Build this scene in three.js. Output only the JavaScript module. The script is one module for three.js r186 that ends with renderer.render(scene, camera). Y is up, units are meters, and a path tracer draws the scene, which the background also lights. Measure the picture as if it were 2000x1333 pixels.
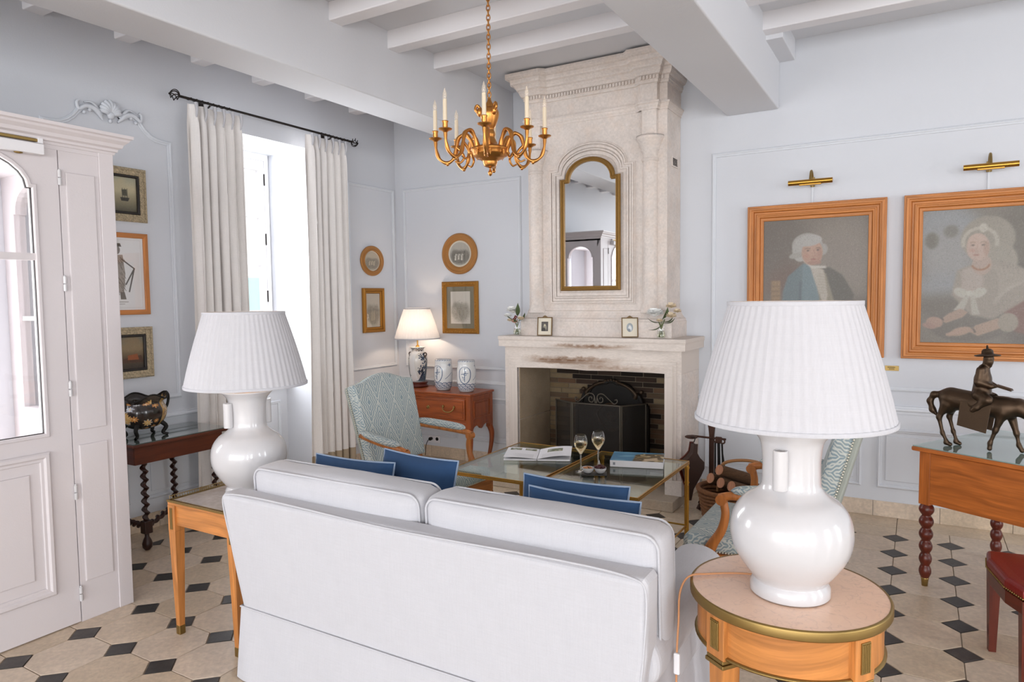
import * as THREE from 'three';
import { RoundedBoxGeometry } from 'three/addons/geometries/RoundedBoxGeometry.js';
import { mergeGeometries, mergeVertices } from 'three/addons/utils/BufferGeometryUtils.js';
import { MarchingCubes } from 'three/addons/objects/MarchingCubes.js';
import { RectAreaLightUniformsLib } from 'three/addons/lights/RectAreaLightUniformsLib.js';

// ---------------------------------------------------------------- camera, sky, exposure
RectAreaLightUniformsLib.init();
const scene = new THREE.Scene();
const renderer = new THREE.WebGLRenderer({ antialias: true });
renderer.toneMapping = THREE.LinearToneMapping;
renderer.toneMappingExposure = 1.03;
renderer.shadowMap.enabled = true;

const camera = new THREE.PerspectiveCamera(52.72, 2000 / 1333, 0.05, 200);
{
  const yaw = -0.5354, pitch = -0.0628, roll = -0.0117;
  const f = new THREE.Vector3(Math.sin(yaw) * Math.cos(pitch), Math.sin(pitch), -Math.cos(yaw) * Math.cos(pitch));
  const r0 = new THREE.Vector3(Math.cos(yaw), 0, Math.sin(yaw)), u0 = new THREE.Vector3().crossVectors(r0, f);
  const r = r0.clone().multiplyScalar(Math.cos(roll)).addScaledVector(u0, Math.sin(roll));
  const u = u0.clone().multiplyScalar(Math.cos(roll)).addScaledVector(r0, -Math.sin(roll));
  camera.position.set(4.75, 1.632, 5.652);
  camera.quaternion.setFromRotationMatrix(new THREE.Matrix4().makeBasis(r, u, f.clone().negate()));
}
scene.add(camera);
// bright, thinly overcast sky: the same in every direction
const SKY = 2.2, DAY = 9.2;
scene.background = new THREE.Color().setRGB(0.95, 0.98, 1.0);
scene.backgroundIntensity = SKY;
// daylight of the openings, each as an area light of the opening's size just inside it: the tall garden windows in the wall
// behind the viewer (z = 14), four in the wall to the right beyond the frame (x = 10.2), the casement and the glazed street door
const WINDOWS_FRONT = [1.1, 3.1, 5.1, 7.1, 9.1];            // centre x of each opening, 1.6 m wide and 2.95 m high
const WINDOWS_RIGHT = [2.0, 4.5, 8.6, 11.2];                       // centre z of each opening
function daylight(w, h, [x, y, z], [tx, ty, tz]) {
  const l = new THREE.RectAreaLight(new THREE.Color().setRGB(0.95, 0.98, 1.02), DAY, w, h);
  l.position.set(x, y, z); l.lookAt(tx, ty, tz); l.name = 'daylight'; scene.add(l);
}
for (const x of WINDOWS_FRONT) daylight(1.5, 2.9, [x, 1.58, 13.92], [x, 1.58, 0]);
for (const z of WINDOWS_RIGHT) daylight(z < 6 ? 0.68 : 1.1, 2.9, [10.12, 1.58, z], [0, 1.58, z]);
daylight(0.85, 1.9, [-0.5, 1.95, 1.63], [3, 1.95, 1.63]);
daylight(0.95, 1.9, [-0.05, 1.25, 4.4], [3, 1.25, 4.4]);

// ---------------------------------------------------------------- helpers
let seed = 7;
const rnd = () => { seed = (seed * 1664525 + 1013904223) % 4294967296; return seed / 4294967296; };
const rr = (a, b) => a + (b - a) * rnd();
const V = (x, y, z) => new THREE.Vector3(x, y, z);
const PI = Math.PI, TAU = 2 * PI, lerp = (a, b, t) => a + (b - a) * t, clamp = (x, a = 0, b = 1) => Math.min(b, Math.max(a, x));
const sm = (a, b, x) => { const t = clamp((x - a) / (b - a)); return t * t * (3 - 2 * t); };
const taken = new Map();
function numbered(n) { const k = taken.get(n) || 0; taken.set(n, k + 1); return k ? `${n}_${String(k).padStart(3, '0')}` : n; }
function flat(g) {                                   // every piece non-indexed with position, normal and uv, so that pieces merge
  if (g.index) g = g.toNonIndexed();
  if (!g.attributes.normal) g.computeVertexNormals();
  if (!g.attributes.uv) g.setAttribute('uv', new THREE.BufferAttribute(new Float32Array(g.attributes.position.count * 2), 2));
  for (const k of Object.keys(g.attributes)) if (!['position', 'normal', 'uv'].includes(k)) g.deleteAttribute(k);
  g.morphAttributes = {}; g.clearGroups();
  return g;
}
const join = (...gs) => { const a = gs.flat(9).map(flat); return a.length === 1 ? a[0] : mergeGeometries(a, false); };
// uv in metres from the dominant direction of each face; grain runs along axis 'x', 'y' or 'z'
function metreUV(g, axis = 'x') {
  g = flat(g);
  const p = g.attributes.position, n = g.attributes.normal, uv = g.attributes.uv, ai = 'xyz'.indexOf(axis); let hw = 0, hh = 0;
  if (axis === 'ring') for (let i = 0; i < p.count; i++) { hw = Math.max(hw, Math.abs(p.getX(i))); hh = Math.max(hh, Math.abs(p.getY(i))); }
  for (let t = 0; t < p.count; t += 3) {
    let s = [0, 0, 0];
    for (let k = 0; k < 3; k++) { s[0] += n.getX(t + k); s[1] += n.getY(t + k); s[2] += n.getZ(t + k); }
    s = s.map(Math.abs); const d = s.indexOf(Math.max(...s));
    let A = ai; if (axis === 'ring') { let cx = 0, cy = 0; for (let k = 0; k < 3; k++) { cx += p.getX(t + k) / 3; cy += p.getY(t + k) / 3; } A = hw - Math.abs(cx) < hh - Math.abs(cy) ? 1 : 0; }
    let u = A, v = 3 - A - d;
    if (d === A) { u = (A + 1) % 3; v = (A + 2) % 3; }
    for (let k = 0; k < 3; k++) { const q = [p.getX(t + k), p.getY(t + k), p.getZ(t + k)]; uv.setXY(t + k, q[u] + 0.37 * q[d], q[v] + 0.53 * q[d]); }
  }
  return g;
}
function mesh(name, geos, mat, parent = scene, { uv, free, world } = {}) {
  let g = join(geos);
  if (world) { let p = parent, t = V(0, 0, 0); while (p && p !== scene) { t.add(p.position); p = p.parent; } g = g.clone().translate(-t.x, -t.y, -t.z); }
  if (uv || (mat.userData.metres && !free)) g = metreUV(g, uv || 'x');
  const m = new THREE.Mesh(g, mat);
  m.name = parent === scene ? numbered(name) : name; m.castShadow = m.receiveShadow = true; parent.add(m);
  return m;
}
function tag(o, label, category, group) { Object.assign(o.userData, { label, category }); if (group) o.userData.group = group; return o; }
function thing(name, label, category, [x, y, z] = [0, 0, 0], turn = 0, group) {
  const o = new THREE.Group(); o.name = numbered(name); o.position.set(x, y, z); o.rotation.y = turn; scene.add(o);
  return tag(o, label, category, group);
}
function structure(name) { const o = new THREE.Group(); o.name = name; o.userData.kind = 'structure'; scene.add(o); return o; }
function part(name, parent) { const o = new THREE.Group(); o.name = name; parent.add(o); return o; }
// shapes
const box = (w, h, d, x = 0, y = 0, z = 0) => new THREE.BoxGeometry(w, h, d).translate(x, y, z);
const bb = (x0, x1, y0, y1, z0, z1) => box(x1 - x0, y1 - y0, z1 - z0, (x0 + x1) / 2, (y0 + y1) / 2, (z0 + z1) / 2);
const rbox = (w, h, d, r, x = 0, y = 0, z = 0, s = 2) => new RoundedBoxGeometry(w, h, d, s, Math.min(r, w / 2.01, h / 2.01, d / 2.01)).translate(x, y, z);
const rbb = (x0, x1, y0, y1, z0, z1, r = 0.004, s = 1) => rbox(x1 - x0, y1 - y0, z1 - z0, r, (x0 + x1) / 2, (y0 + y1) / 2, (z0 + z1) / 2, s);
const cyl = (r0, r1, h, x = 0, y = 0, z = 0, n = 16) => new THREE.CylinderGeometry(r1, r0, h, n).translate(x, y + h / 2, z);   // r0 below, r1 above, standing on y
const ball = (r, x, y, z, n = 12) => new THREE.SphereGeometry(r, n, Math.max(6, n >> 1)).translate(x, y, z);
const lathe = (pts, n = 24, x = 0, y = 0, z = 0) => {
  const q = pts.map(([r, h]) => new THREE.Vector2(Math.max(r, 0.00001), h));
  return new THREE.LatheGeometry(q, n).translate(x, y, z);
};
function smoothProfile(pts, n = 40) {               // [r, y] points joined by a smooth curve
  return new THREE.CatmullRomCurve3(pts.map(([r, y]) => V(r, y, 0)), false, 'centripetal').getPoints(n).map((p) => [p.x, p.y]);
}
function extrude(pts, depth, { bevel = 0, holes = [], curve = 12, steps = 1, seg = 2 } = {}) {     // polygon in xy, from z = 0 to z = depth
  const s = pts.isShape ? pts : new THREE.Shape(pts.map(([x, y]) => new THREE.Vector2(x, y)));
  for (const h of holes) s.holes.push(h.isPath ? h : new THREE.Path(h.map(([x, y]) => new THREE.Vector2(x, y))));
  const g = new THREE.ExtrudeGeometry(s, { depth: Math.max(0.0001, depth - 2 * bevel), bevelEnabled: bevel > 0, bevelSize: bevel, bevelThickness: bevel, bevelOffset: -bevel, bevelSegments: seg, curveSegments: curve, steps });
  return g.translate(0, 0, bevel);
}
function sweep(path, radii, n = 10, { closed = false, caps = true, flatY = 1 } = {}) {       // round bar along points; radii a number, list or function of t
  const m = path.length, R = (i) => typeof radii === 'function' ? radii(i / (m - 1)) : Array.isArray(radii) ? radii[i] : radii;
  const T = path.map((p, i) => (closed ? path[(i + 1) % m].clone().sub(path[(i + m - 1) % m]) : path[Math.min(m - 1, i + 1)].clone().sub(path[Math.max(0, i - 1)])).normalize());
  let N = Math.abs(T[0].y) < 0.9 ? V(0, 1, 0) : V(1, 0, 0); N.addScaledVector(T[0], -N.dot(T[0])).normalize();
  const pos = [], nor = [], uv = [], idx = []; let len = 0;
  const total = m + (closed ? 1 : 0);
  for (let k = 0; k < total; k++) {
    const i = k % m; if (k) { N.addScaledVector(T[i], -N.dot(T[i])).normalize(); len += path[i].distanceTo(path[(k - 1) % m]); }
    const B = V(0, 0, 0).crossVectors(T[i], N), r = R(i);
    for (let j = 0; j <= n; j++) {
      const a = (j / n) * TAU, c = Math.cos(a), s = Math.sin(a), d = N.clone().multiplyScalar(c * flatY).addScaledVector(B, s);
      pos.push(path[i].x + d.x * r, path[i].y + d.y * r, path[i].z + d.z * r); const q = d.normalize(); nor.push(q.x, q.y, q.z); uv.push(len, (j / n) * TAU * r);
    }
  }
  for (let k = 0; k < total - 1; k++) for (let j = 0; j < n; j++) { const a = k * (n + 1) + j, b = a + n + 1; idx.push(a, a + 1, b, b, a + 1, b + 1); }
  if (caps && !closed) for (const [i, s] of [[0, -1], [m - 1, 1]]) {
    const c = pos.length / 3, t = T[i].clone().multiplyScalar(s); pos.push(path[i].x, path[i].y, path[i].z); nor.push(t.x, t.y, t.z); uv.push(0, 0);
    for (let j = 0; j <= n; j++) { const o = (i * (n + 1) + j) * 3; pos.push(pos[o], pos[o + 1], pos[o + 2]); nor.push(t.x, t.y, t.z); uv.push(0.01 * j, 0); }
    for (let j = 0; j < n; j++) s > 0 ? idx.push(c, c + 1 + j + 1, c + 1 + j) : idx.push(c, c + 1 + j, c + 1 + j + 1);
  }
  const g = new THREE.BufferGeometry();
  g.setAttribute('position', new THREE.Float32BufferAttribute(pos, 3)); g.setAttribute('normal', new THREE.Float32BufferAttribute(nor, 3)); g.setAttribute('uv', new THREE.Float32BufferAttribute(uv, 2)); g.setIndex(idx);
  return g;
}
const curve = (pts, n = 16, closed = false) => new THREE.CatmullRomCurve3(pts.map((p) => p.isVector3 ? p : V(...p)), closed, 'centripetal').getPoints(n);
function grid(fn, nu, nv, { closedU = false } = {}) {   // surface from fn(u, v) -> [x, y, z]
  const pos = [], uv = [], idx = [];
  for (let i = 0; i <= nu; i++) for (let j = 0; j <= nv; j++) { pos.push(...fn(i / nu, j / nv)); uv.push(i / nu, j / nv); }
  for (let i = 0; i < nu; i++) for (let j = 0; j < nv; j++) { const a = i * (nv + 1) + j, b = a + nv + 1; idx.push(a, b, a + 1, b, b + 1, a + 1); }
  const g = new THREE.BufferGeometry(); g.setAttribute('position', new THREE.Float32BufferAttribute(pos, 3)); g.setAttribute('uv', new THREE.Float32BufferAttribute(uv, 2)); g.setIndex(idx);
  g.computeVertexNormals();
  if (closedU) { const n = g.attributes.normal; for (let j = 0; j <= nv; j++) { const a = j, b = nu * (nv + 1) + j, x = n.getX(a) + n.getX(b), y = n.getY(a) + n.getY(b), z = n.getZ(a) + n.getZ(b), l = Math.hypot(x, y, z) || 1; n.setXYZ(a, x / l, y / l, z / l); n.setXYZ(b, x / l, y / l, z / l); } }
  return g;
}
const offsetRing = (pts, w) => {                     // closed polygon moved inwards by w (anticlockwise points)
  const n = pts.length;
  return pts.map((p, i) => {
    const a = pts[(i + n - 1) % n], b = pts[(i + 1) % n];
    let d1 = [p[0] - a[0], p[1] - a[1]], d2 = [b[0] - p[0], b[1] - p[1]]; const l1 = Math.hypot(...d1), l2 = Math.hypot(...d2); d1 = d1.map((x) => x / l1); d2 = d2.map((x) => x / l2);
    const n1 = [-d1[1], d1[0]], n2 = [-d2[1], d2[0]], k = 1 + n1[0] * n2[0] + n1[1] * n2[1];
    return [p[0] + w * (n1[0] + n2[0]) / Math.max(k, 0.3), p[1] + w * (n1[1] + n2[1]) / Math.max(k, 0.3)];
  });
};
const ring = (pts, w, depth, bevel = 0) => extrude(pts, depth, { bevel, holes: [offsetRing(pts, w).reverse()], seg: 1 });
const rect = (x0, x1, y0, y1) => [[x0, y0], [x1, y0], [x1, y1], [x0, y1]];
const faceX = (g, x = 0) => g.applyMatrix4(new THREE.Matrix4().set(0, 0, 1, x, 0, 1, 0, 0, -1, 0, 0, 0, 0, 0, 0, 1));   // drawing in (-z, y) put on the wall x = const, facing +x

function offsetPath(path, o) {                       // open plan path [x, z] moved sideways (to the right of travel seen from above with z down) with mitres
  const n = path.length, nr = (a, b) => { const l = Math.hypot(b[0] - a[0], b[1] - a[1]); return [-(b[1] - a[1]) / l, (b[0] - a[0]) / l]; };
  return path.map((p, i) => {
    const n1 = i ? nr(path[i - 1], p) : nr(p, path[1]), n2 = i < n - 1 ? nr(p, path[i + 1]) : nr(path[n - 2], p), k = 1 + n1[0] * n2[0] + n1[1] * n2[1];
    return [p[0] + o * (n1[0] + n2[0]) / k, p[1] + o * (n1[1] + n2[1]) / k];
  });
}
function cornice(path, prof) {                       // profile [[offset, y], ...] from below to above, swept along a plan path
  const out = [];
  for (let k = 0; k < prof.length - 1; k++) {
    const A = offsetPath(path, prof[k][0]), B = offsetPath(path, prof[k + 1][0]), y = prof[k][1], q = prof[k + 1][1], pos = [];
    for (let s = 0; s < path.length - 1; s++) pos.push(A[s][0], y, A[s][1], A[s + 1][0], y, A[s + 1][1], B[s][0], q, B[s][1], B[s][0], q, B[s][1], A[s + 1][0], y, A[s + 1][1], B[s + 1][0], q, B[s + 1][1]);
    const g = new THREE.BufferGeometry(); g.setAttribute('position', new THREE.Float32BufferAttribute(pos, 3)); g.computeVertexNormals(); out.push(g);
  }
  return out;
}

// ---------------------------------------------------------------- textures and materials
function noiseField(size, cells, s) {                 // tileable value noise
  const r = ((a) => () => { a = (a * 1664525 + 1013904223) % 4294967296; return a / 4294967296; })(s * 7919 + 13);
  const [cx, cy] = Array.isArray(cells) ? cells : [cells, cells], lat = Array.from({ length: cx * cy }, r), out = new Float32Array(size * size);
  for (let y = 0; y < size; y++) for (let x = 0; x < size; x++) {
    const fx = x / size * cx, fy = y / size * cy, ix = Math.floor(fx), iy = Math.floor(fy); let tx = fx - ix, ty = fy - iy; tx = tx * tx * (3 - 2 * tx); ty = ty * ty * (3 - 2 * ty);
    const q = (a, b) => lat[(b % cy) * cx + (a % cx)];
    out[y * size + x] = lerp(lerp(q(ix, iy), q(ix + 1, iy), tx), lerp(q(ix, iy + 1), q(ix + 1, iy + 1), tx), ty);
  }
  return out;
}
function fbm(size, cells, oct, s) {
  const out = new Float32Array(size * size); let amp = 1, tot = 0, c = Array.isArray(cells) ? cells : [cells, cells];
  for (let o = 0; o < oct; o++) { const f = noiseField(size, c, s + o * 31); for (let i = 0; i < out.length; i++) out[i] += f[i] * amp; tot += amp; amp *= 0.5; c = [Math.min(size, c[0] * 2), Math.min(size, c[1] * 2)]; }
  for (let i = 0; i < out.length; i++) out[i] /= tot;
  return out;
}
function dataTex(size, fn, { srgb = true, repeat = 1 } = {}) {      // fn(i, x, y) -> [r, g, b] 0..1
  const d = new Uint8Array(size * size * 4);
  for (let y = 0; y < size; y++) for (let x = 0; x < size; x++) { const i = y * size + x, c = fn(i, x, y); d[i * 4] = clamp(c[0]) * 255; d[i * 4 + 1] = clamp(c[1]) * 255; d[i * 4 + 2] = clamp(c[2]) * 255; d[i * 4 + 3] = 255; }
  const t = new THREE.DataTexture(d, size, size); t.wrapS = t.wrapT = THREE.RepeatWrapping; t.magFilter = THREE.LinearFilter; t.minFilter = THREE.LinearMipmapLinearFilter; t.generateMipmaps = true;
  if (srgb) t.colorSpace = THREE.SRGBColorSpace;
  const r = Array.isArray(repeat) ? repeat : [repeat, repeat]; t.repeat.set(...r); t.needsUpdate = true; return t;
}
function again(t, rx, ry = rx) { const c = t.clone(); c.repeat.set(rx, ry); c.needsUpdate = true; return c; }
function canvasTex(w, h, draw, { repeat, srgb = true } = {}) {
  const c = document.createElement('canvas'); c.width = w; c.height = h; const g = c.getContext('2d'); draw(g, w, h);
  const t = new THREE.CanvasTexture(c); if (srgb) t.colorSpace = THREE.SRGBColorSpace; t.wrapS = t.wrapT = THREE.RepeatWrapping; if (repeat) t.repeat.set(...repeat); return t;
}
const N = { a: fbm(512, 6, 5, 1), b: fbm(512, 16, 4, 2), fine: fbm(512, 90, 3, 3), streak: fbm(512, [3, 60], 4, 4), streak2: fbm(512, [5, 120], 3, 5), warp: fbm(512, 3, 3, 6) };
const mixc = (a, b, t) => a.map((x, i) => lerp(x, b[i], t));
const hex = (s) => [1, 3, 5].map((i) => parseInt(s.slice(i, i + 2), 16) / 255);
const T = {};
T.wood = dataTex(512, (i, x, y) => {                  // grain along u
  const k = (((y + 26 * N.warp[i]) | 0) & 511) * 512 + x, g = 0.62 * N.streak[k] + 0.38 * N.streak2[i];
  const ringy = 0.5 + 0.5 * Math.sin(y / 512 * TAU * 7 + 9 * N.warp[i]);
  const v = 0.80 + 0.34 * (g - 0.5) + 0.07 * (ringy - 0.5); return [v + 0.04, v, v - 0.03];
}, { repeat: [1.6, 1.6] });
T.stone = dataTex(512, (i) => { const v = 0.87 + 0.10 * (N.a[i] - 0.5) + 0.09 * (N.fine[i] - 0.5), p = clamp((N.b[i] - 0.45) * 1.6); return [v + 0.015 * p, v - 0.01 * p, v - 0.03 * p]; }, { repeat: [0.9, 0.9] });
T.lime = dataTex(512, (i) => { const v = 0.88 + 0.16 * (N.a[i] - 0.5) + 0.13 * (N.fine[i] - 0.5) + 0.08 * (N.b[i] - 0.5); return [v, v - 0.005, v - 0.015]; }, { repeat: [0.7, 0.7] });
T.slate = dataTex(512, (i) => { const v = 0.78 + 0.45 * (N.b[i] - 0.5) + 0.2 * (N.fine[i] - 0.5); return [v, v, v]; }, { repeat: [2.2, 2.2] });
T.bumpFine = dataTex(512, (i) => { const v = 0.5 + 0.7 * (N.fine[i] - 0.5) + 0.4 * (N.b[i] - 0.5); return [v, v, v]; }, { srgb: false, repeat: [2, 2] });
T.weave = dataTex(256, (i, x, y) => { const a = (Math.floor(x / 4) + Math.floor(y / 4)) & 1, v = 0.5 + 0.28 * (a ? Math.sin((x % 4 + 0.5) / 4 * PI) : Math.sin((y % 4 + 0.5) / 4 * PI)) - 0.14 + 0.25 * (N.fine[(y * 2) * 512 + x * 2] - 0.5); return [v, v, v]; }, { srgb: false, repeat: [8, 8] });
T.linen = dataTex(512, (i, x, y) => { const v = 0.96 + 0.025 * (N.streak2[i] - 0.5) + 0.025 * (N.streak2[x * 512 + y] - 0.5) + 0.02 * (N.fine[i] - 0.5); return [v, v, v]; }, { repeat: [4, 4] });
T.marble = dataTex(512, (i, x, y) => {
  const w = N.a[i] + 0.35 * N.b[i], vein = Math.pow(1 - Math.abs(((w * 5) % 1) - 0.5) * 2, 14), v2 = Math.pow(1 - Math.abs(((N.b[i] * 4 + N.warp[i] * 2) % 1) - 0.5) * 2, 20);
  return mixc(mixc(hex('#efc4a6'), hex('#f3d3bd'), N.warp[i]), hex('#a98a86'), clamp(0.2 * vein + 0.24 * v2 + 0.1 * (N.fine[i] - 0.4)));
}, { repeat: [1.05, 1.05] });
T.brushed = dataTex(256, (i, x, y) => { const v = 0.85 + 0.3 * (N.streak2[(y * 2) * 512 + x * 2] - 0.5); return [v, v, v]; }, { srgb: false, repeat: [4, 4] });

const M = {};
function mat(name, color, o = {}) {
  const { metres, phys, ...rest } = o, m = new (phys ? THREE.MeshPhysicalMaterial : THREE.MeshStandardMaterial)({ color, roughness: 0.6, metalness: 0, ...rest });
  m.name = name; if (metres) m.userData.metres = true; return (M[name] = m);
}
mat('wallPaint', '#cfd1d6', { roughness: 0.72, bumpMap: again(T.bumpFine, 3), bumpScale: 0.0004, metres: true });
mat('moldPaint', '#d2d5da', { roughness: 0.6 });
mat('dadoPaint', '#d9dce1', { roughness: 0.6 });
mat('ceilPaint', '#d8d9dd', { roughness: 0.8, bumpMap: again(T.bumpFine, 2), bumpScale: 0.0005, metres: true });
mat('whitePaint', '#e6e4e6', { roughness: 0.55 });
mat('joineryPaint', '#d6cfd0', { roughness: 0.45, bumpMap: again(T.bumpFine, 3), bumpScale: 0.0003, metres: true });
mat('stone', '#f4e8df', { map: T.stone, roughness: 0.85, bumpMap: again(T.bumpFine, 2.5), bumpScale: 0.0012, metres: true });
mat('floorStone', '#f2ddc5', { map: T.lime, roughness: 0.38, bumpMap: again(T.bumpFine, 1.3), bumpScale: 0.0006, metres: true });
mat('floorStone2', '#ead5bb', { map: again(T.lime, 0.9), roughness: 0.36, bumpMap: again(T.bumpFine, 1.1), bumpScale: 0.0006, metres: true });
mat('floorStone3', '#f4e1cc', { map: again(T.lime, 0.8), roughness: 0.4, bumpMap: again(T.bumpFine, 1.2), bumpScale: 0.0006, metres: true });
mat('floorSlate', '#4a4643', { map: T.slate, roughness: 0.42, metres: true });
mat('floorSlate2', '#5a5450', { map: T.slate, roughness: 0.45, metres: true });
mat('grout', '#a89a8a', { roughness: 0.95, metres: true });
mat('brass', '#b98b3f', { metalness: 1, roughness: 0.3 });
mat('oldBrass', '#9b8250', { metalness: 1, roughness: 0.42 });
mat('gilt', '#cd8f4c', { metalness: 1, roughness: 0.33 });
mat('giltWood', '#a8752f', { metalness: 0.65, roughness: 0.45, bumpMap: again(T.bumpFine, 8), bumpScale: 0.002, metres: true });
mat('iron', '#2b2522', { metalness: 0.6, roughness: 0.55 });
mat('blackIron', '#17130f', { metalness: 0.35, roughness: 0.6 });
mat('bronze', '#4d3d2f', { metalness: 0.85, roughness: 0.34, bumpMap: again(T.bumpFine, 12), bumpScale: 0.0006, metres: true });
mat('honeyWood', '#e09a55', { map: T.wood, roughness: 0.35, metres: true });
mat('cherryWood', '#b55f2c', { map: T.wood, roughness: 0.3, metres: true });
mat('chairWood', '#cf8440', { map: T.wood, roughness: 0.42, metres: true });
mat('deskWood', '#cf7a38', { map: T.wood, roughness: 0.33, metres: true });
mat('redWood', '#6e2a17', { map: T.wood, roughness: 0.32, metres: true });
mat('darkWood', '#3a1d14', { map: T.wood, roughness: 0.35, metres: true });
mat('consoleWood', '#6b3219', { map: T.wood, roughness: 0.32, metres: true });
mat('frameWood', '#c47a37', { map: again(T.wood, 1.2, 2.5), roughness: 0.5, metres: true });
mat('linenWhite', '#cac9cd', { map: T.linen, roughness: 0.92, bumpMap: T.weave, bumpScale: 0.0006, metres: true, phys: true, sheen: 0.25, sheenRoughness: 0.6, sheenColor: new THREE.Color(1, 1, 1) });
mat('curtain', '#f3eeea', { map: T.linen, roughness: 0.95, metres: true, side: THREE.DoubleSide });
mat('curtainBand', '#b7a58c', { map: T.linen, roughness: 0.95, metres: true, side: THREE.DoubleSide });
mat('blueVelvet', '#294a72', { map: T.linen, roughness: 0.9, bumpMap: T.weave, bumpScale: 0.0006, metres: true, phys: true, sheen: 0.3, sheenRoughness: 0.5, sheenColor: new THREE.Color(0.4, 0.5, 0.65) });
mat('piping', '#8d9db3', { roughness: 0.9 });
mat('porcelain', '#cbc9ca', { roughness: 0.2, phys: true, clearcoat: 0.5, clearcoatRoughness: 0.06 });
mat('shade', '#dedddf', { map: T.linen, roughness: 0.95, phys: true, transmission: 0.38, thickness: 0, side: THREE.DoubleSide });
mat('linedShade', '#cccacd', { map: T.linen, roughness: 0.95, side: THREE.DoubleSide });
mat('glass', '#ffffff', { roughness: 0.02, phys: true, transmission: 1, thickness: 0, ior: 1.5 });
mat('tableGlass', '#e6f0ea', { roughness: 0.015, phys: true, transmission: 1, thickness: 0, ior: 1.52 });
mat('mirror', '#eceef0', { metalness: 1, roughness: 0.015 });
mat('marble', '#ffffff', { map: T.marble, roughness: 0.22, metres: true });
mat('warmBulb', '#fff3dd', { emissive: new THREE.Color(1.0, 0.78, 0.55), emissiveIntensity: 3 });
mat('paper', '#efeef0', { roughness: 0.7 });
mat('soot', '#1a1512', { roughness: 0.95 });

// ---------------------------------------------------------------- the room: origin at the floor corner of the window wall (x = 0) and the chimney wall (z = 0)
const ROOM = { x1: 10.2, z1: 14, h: 3.54 };
// floor: limestone octagons with slate cabochons, a plain slab border along the walls
{
  const floor = structure('floor'), S = 0.31, H = 0.08, X0 = 0.3007, Z0 = 0.1705, J = 0.0022;
  mesh('screed', bb(-0.6, ROOM.x1 + 0.4, -0.2, -0.006, -0.5, ROOM.z1 + 0.4), M.grout, floor);
  camera.updateMatrixWorld(); camera.updateProjectionMatrix();
  const area = (c) => { const p = c.map(([x, z]) => V(x, 0, z).project(camera)); if (p.some((q) => q.z > 1) || p.every((q) => Math.abs(q.x) > 1.02 || Math.abs(q.y) > 1.02)) return 0; let a = 0; p.forEach((q, i) => { const n = p[(i + 1) % p.length]; a += q.x * n.y - n.x * q.y; }); return Math.abs(a); };
  const tile = (pts) => { const c = new THREE.Shape(pts.map(([x, z]) => new THREE.Vector2(x, -z))); return new THREE.ExtrudeGeometry(c, { depth: 0.004, bevelEnabled: true, bevelSize: 0.0016, bevelThickness: 0.0016, bevelOffset: -0.0016, bevelSegments: 1 }).rotateX(-PI / 2).translate(0, -0.0056, 0); };
  const oct = (s) => { const a = S / 2 - J, c = H - J * 0.4; return [[-a + c, -a], [a - c, -a], [a, -a + c], [a, a - c], [a - c, a], [-a + c, a], [-a, a - c], [-a, -a + c]]; };
  const cab = [[0, -H + 2 * J], [H - 2 * J, 0], [0, H - 2 * J], [-H + 2 * J, 0]];
  const octG = metreUV(flat(tile(oct()))), cabG = metreUV(flat(tile(cab)));
  const cutG = metreUV(flat(tile([[-S / 2 + J, -0.0735], [S / 2 - J, -0.0735], [S / 2 - J, S / 2 - H], [S / 2 - H, S / 2 - J], [-S / 2 + H, S / 2 - J], [-S / 2 + J, S / 2 - H]])));
  const A = [], B = [];
  for (let i = 0; i < 32; i++) for (let j = 0; j < 45; j++) {
    const ox = X0 + S * (i + 0.5), oz = Z0 + S * (j + 0.5), cx = X0 + S * i, cz = Z0 + S * (j + 1);
    A.push({ x: ox, z: oz, g: j ? octG : cutG, a: area(oct().map(([x, z]) => [x + ox, z + oz])) });
    if (j >= 0) B.push({ x: cx, z: cz, g: cabG, a: area(cab.map(([x, z]) => [x + cx, z + cz])) });
  }
  const lay = (list, name, mats) => {
    list.sort((p, q) => q.a - p.a); const rest = [];
    list.forEach((t, k) => {
      const m = mats[Math.floor(rnd() * mats.length)];
      if (k < 300 && t.a > 0) { const o = new THREE.Mesh(t.g, m); o.name = name; o.position.set(t.x, rr(-0.0005, 0.0004), t.z); o.rotation.y = t.g === octG ? Math.floor(rnd() * 4) * PI / 2 : 0; o.receiveShadow = o.castShadow = true; floor.add(o); }
      else rest.push(t.g.clone().translate(t.x, 0, t.z));
    });
    const o = mesh(name + '_field', rest, mats[0], floor, { free: true }); o.userData.kind = 'stuff';
  };
  lay(A, 'octagon_tile', [M.floorStone, M.floorStone2, M.floorStone3]);
  lay(B, 'cabochon_tile', [M.floorSlate, M.floorSlate, M.floorSlate2]);
  // border slabs along the two walls
  for (let x = 0.3; x < 10.2; x += 0.62) { const w = Math.min(0.62, 10.2 - x); mesh('border_slab', rbb(x + J, x + w - J, -0.03, 0, 0.004, 0.247, 0.0015), [M.floorStone2, M.floorStone3][Math.floor(rnd() * 2)], floor); }
  for (let z = 0.004; z < 14; z += 0.62) mesh('border_slab', rbb(0.003, 0.2985, -0.03, 0, z, Math.min(z + 0.616, 14), 0.0015), [M.floorStone2, M.floorStone3][Math.floor(rnd() * 2)], floor);
}
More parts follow.
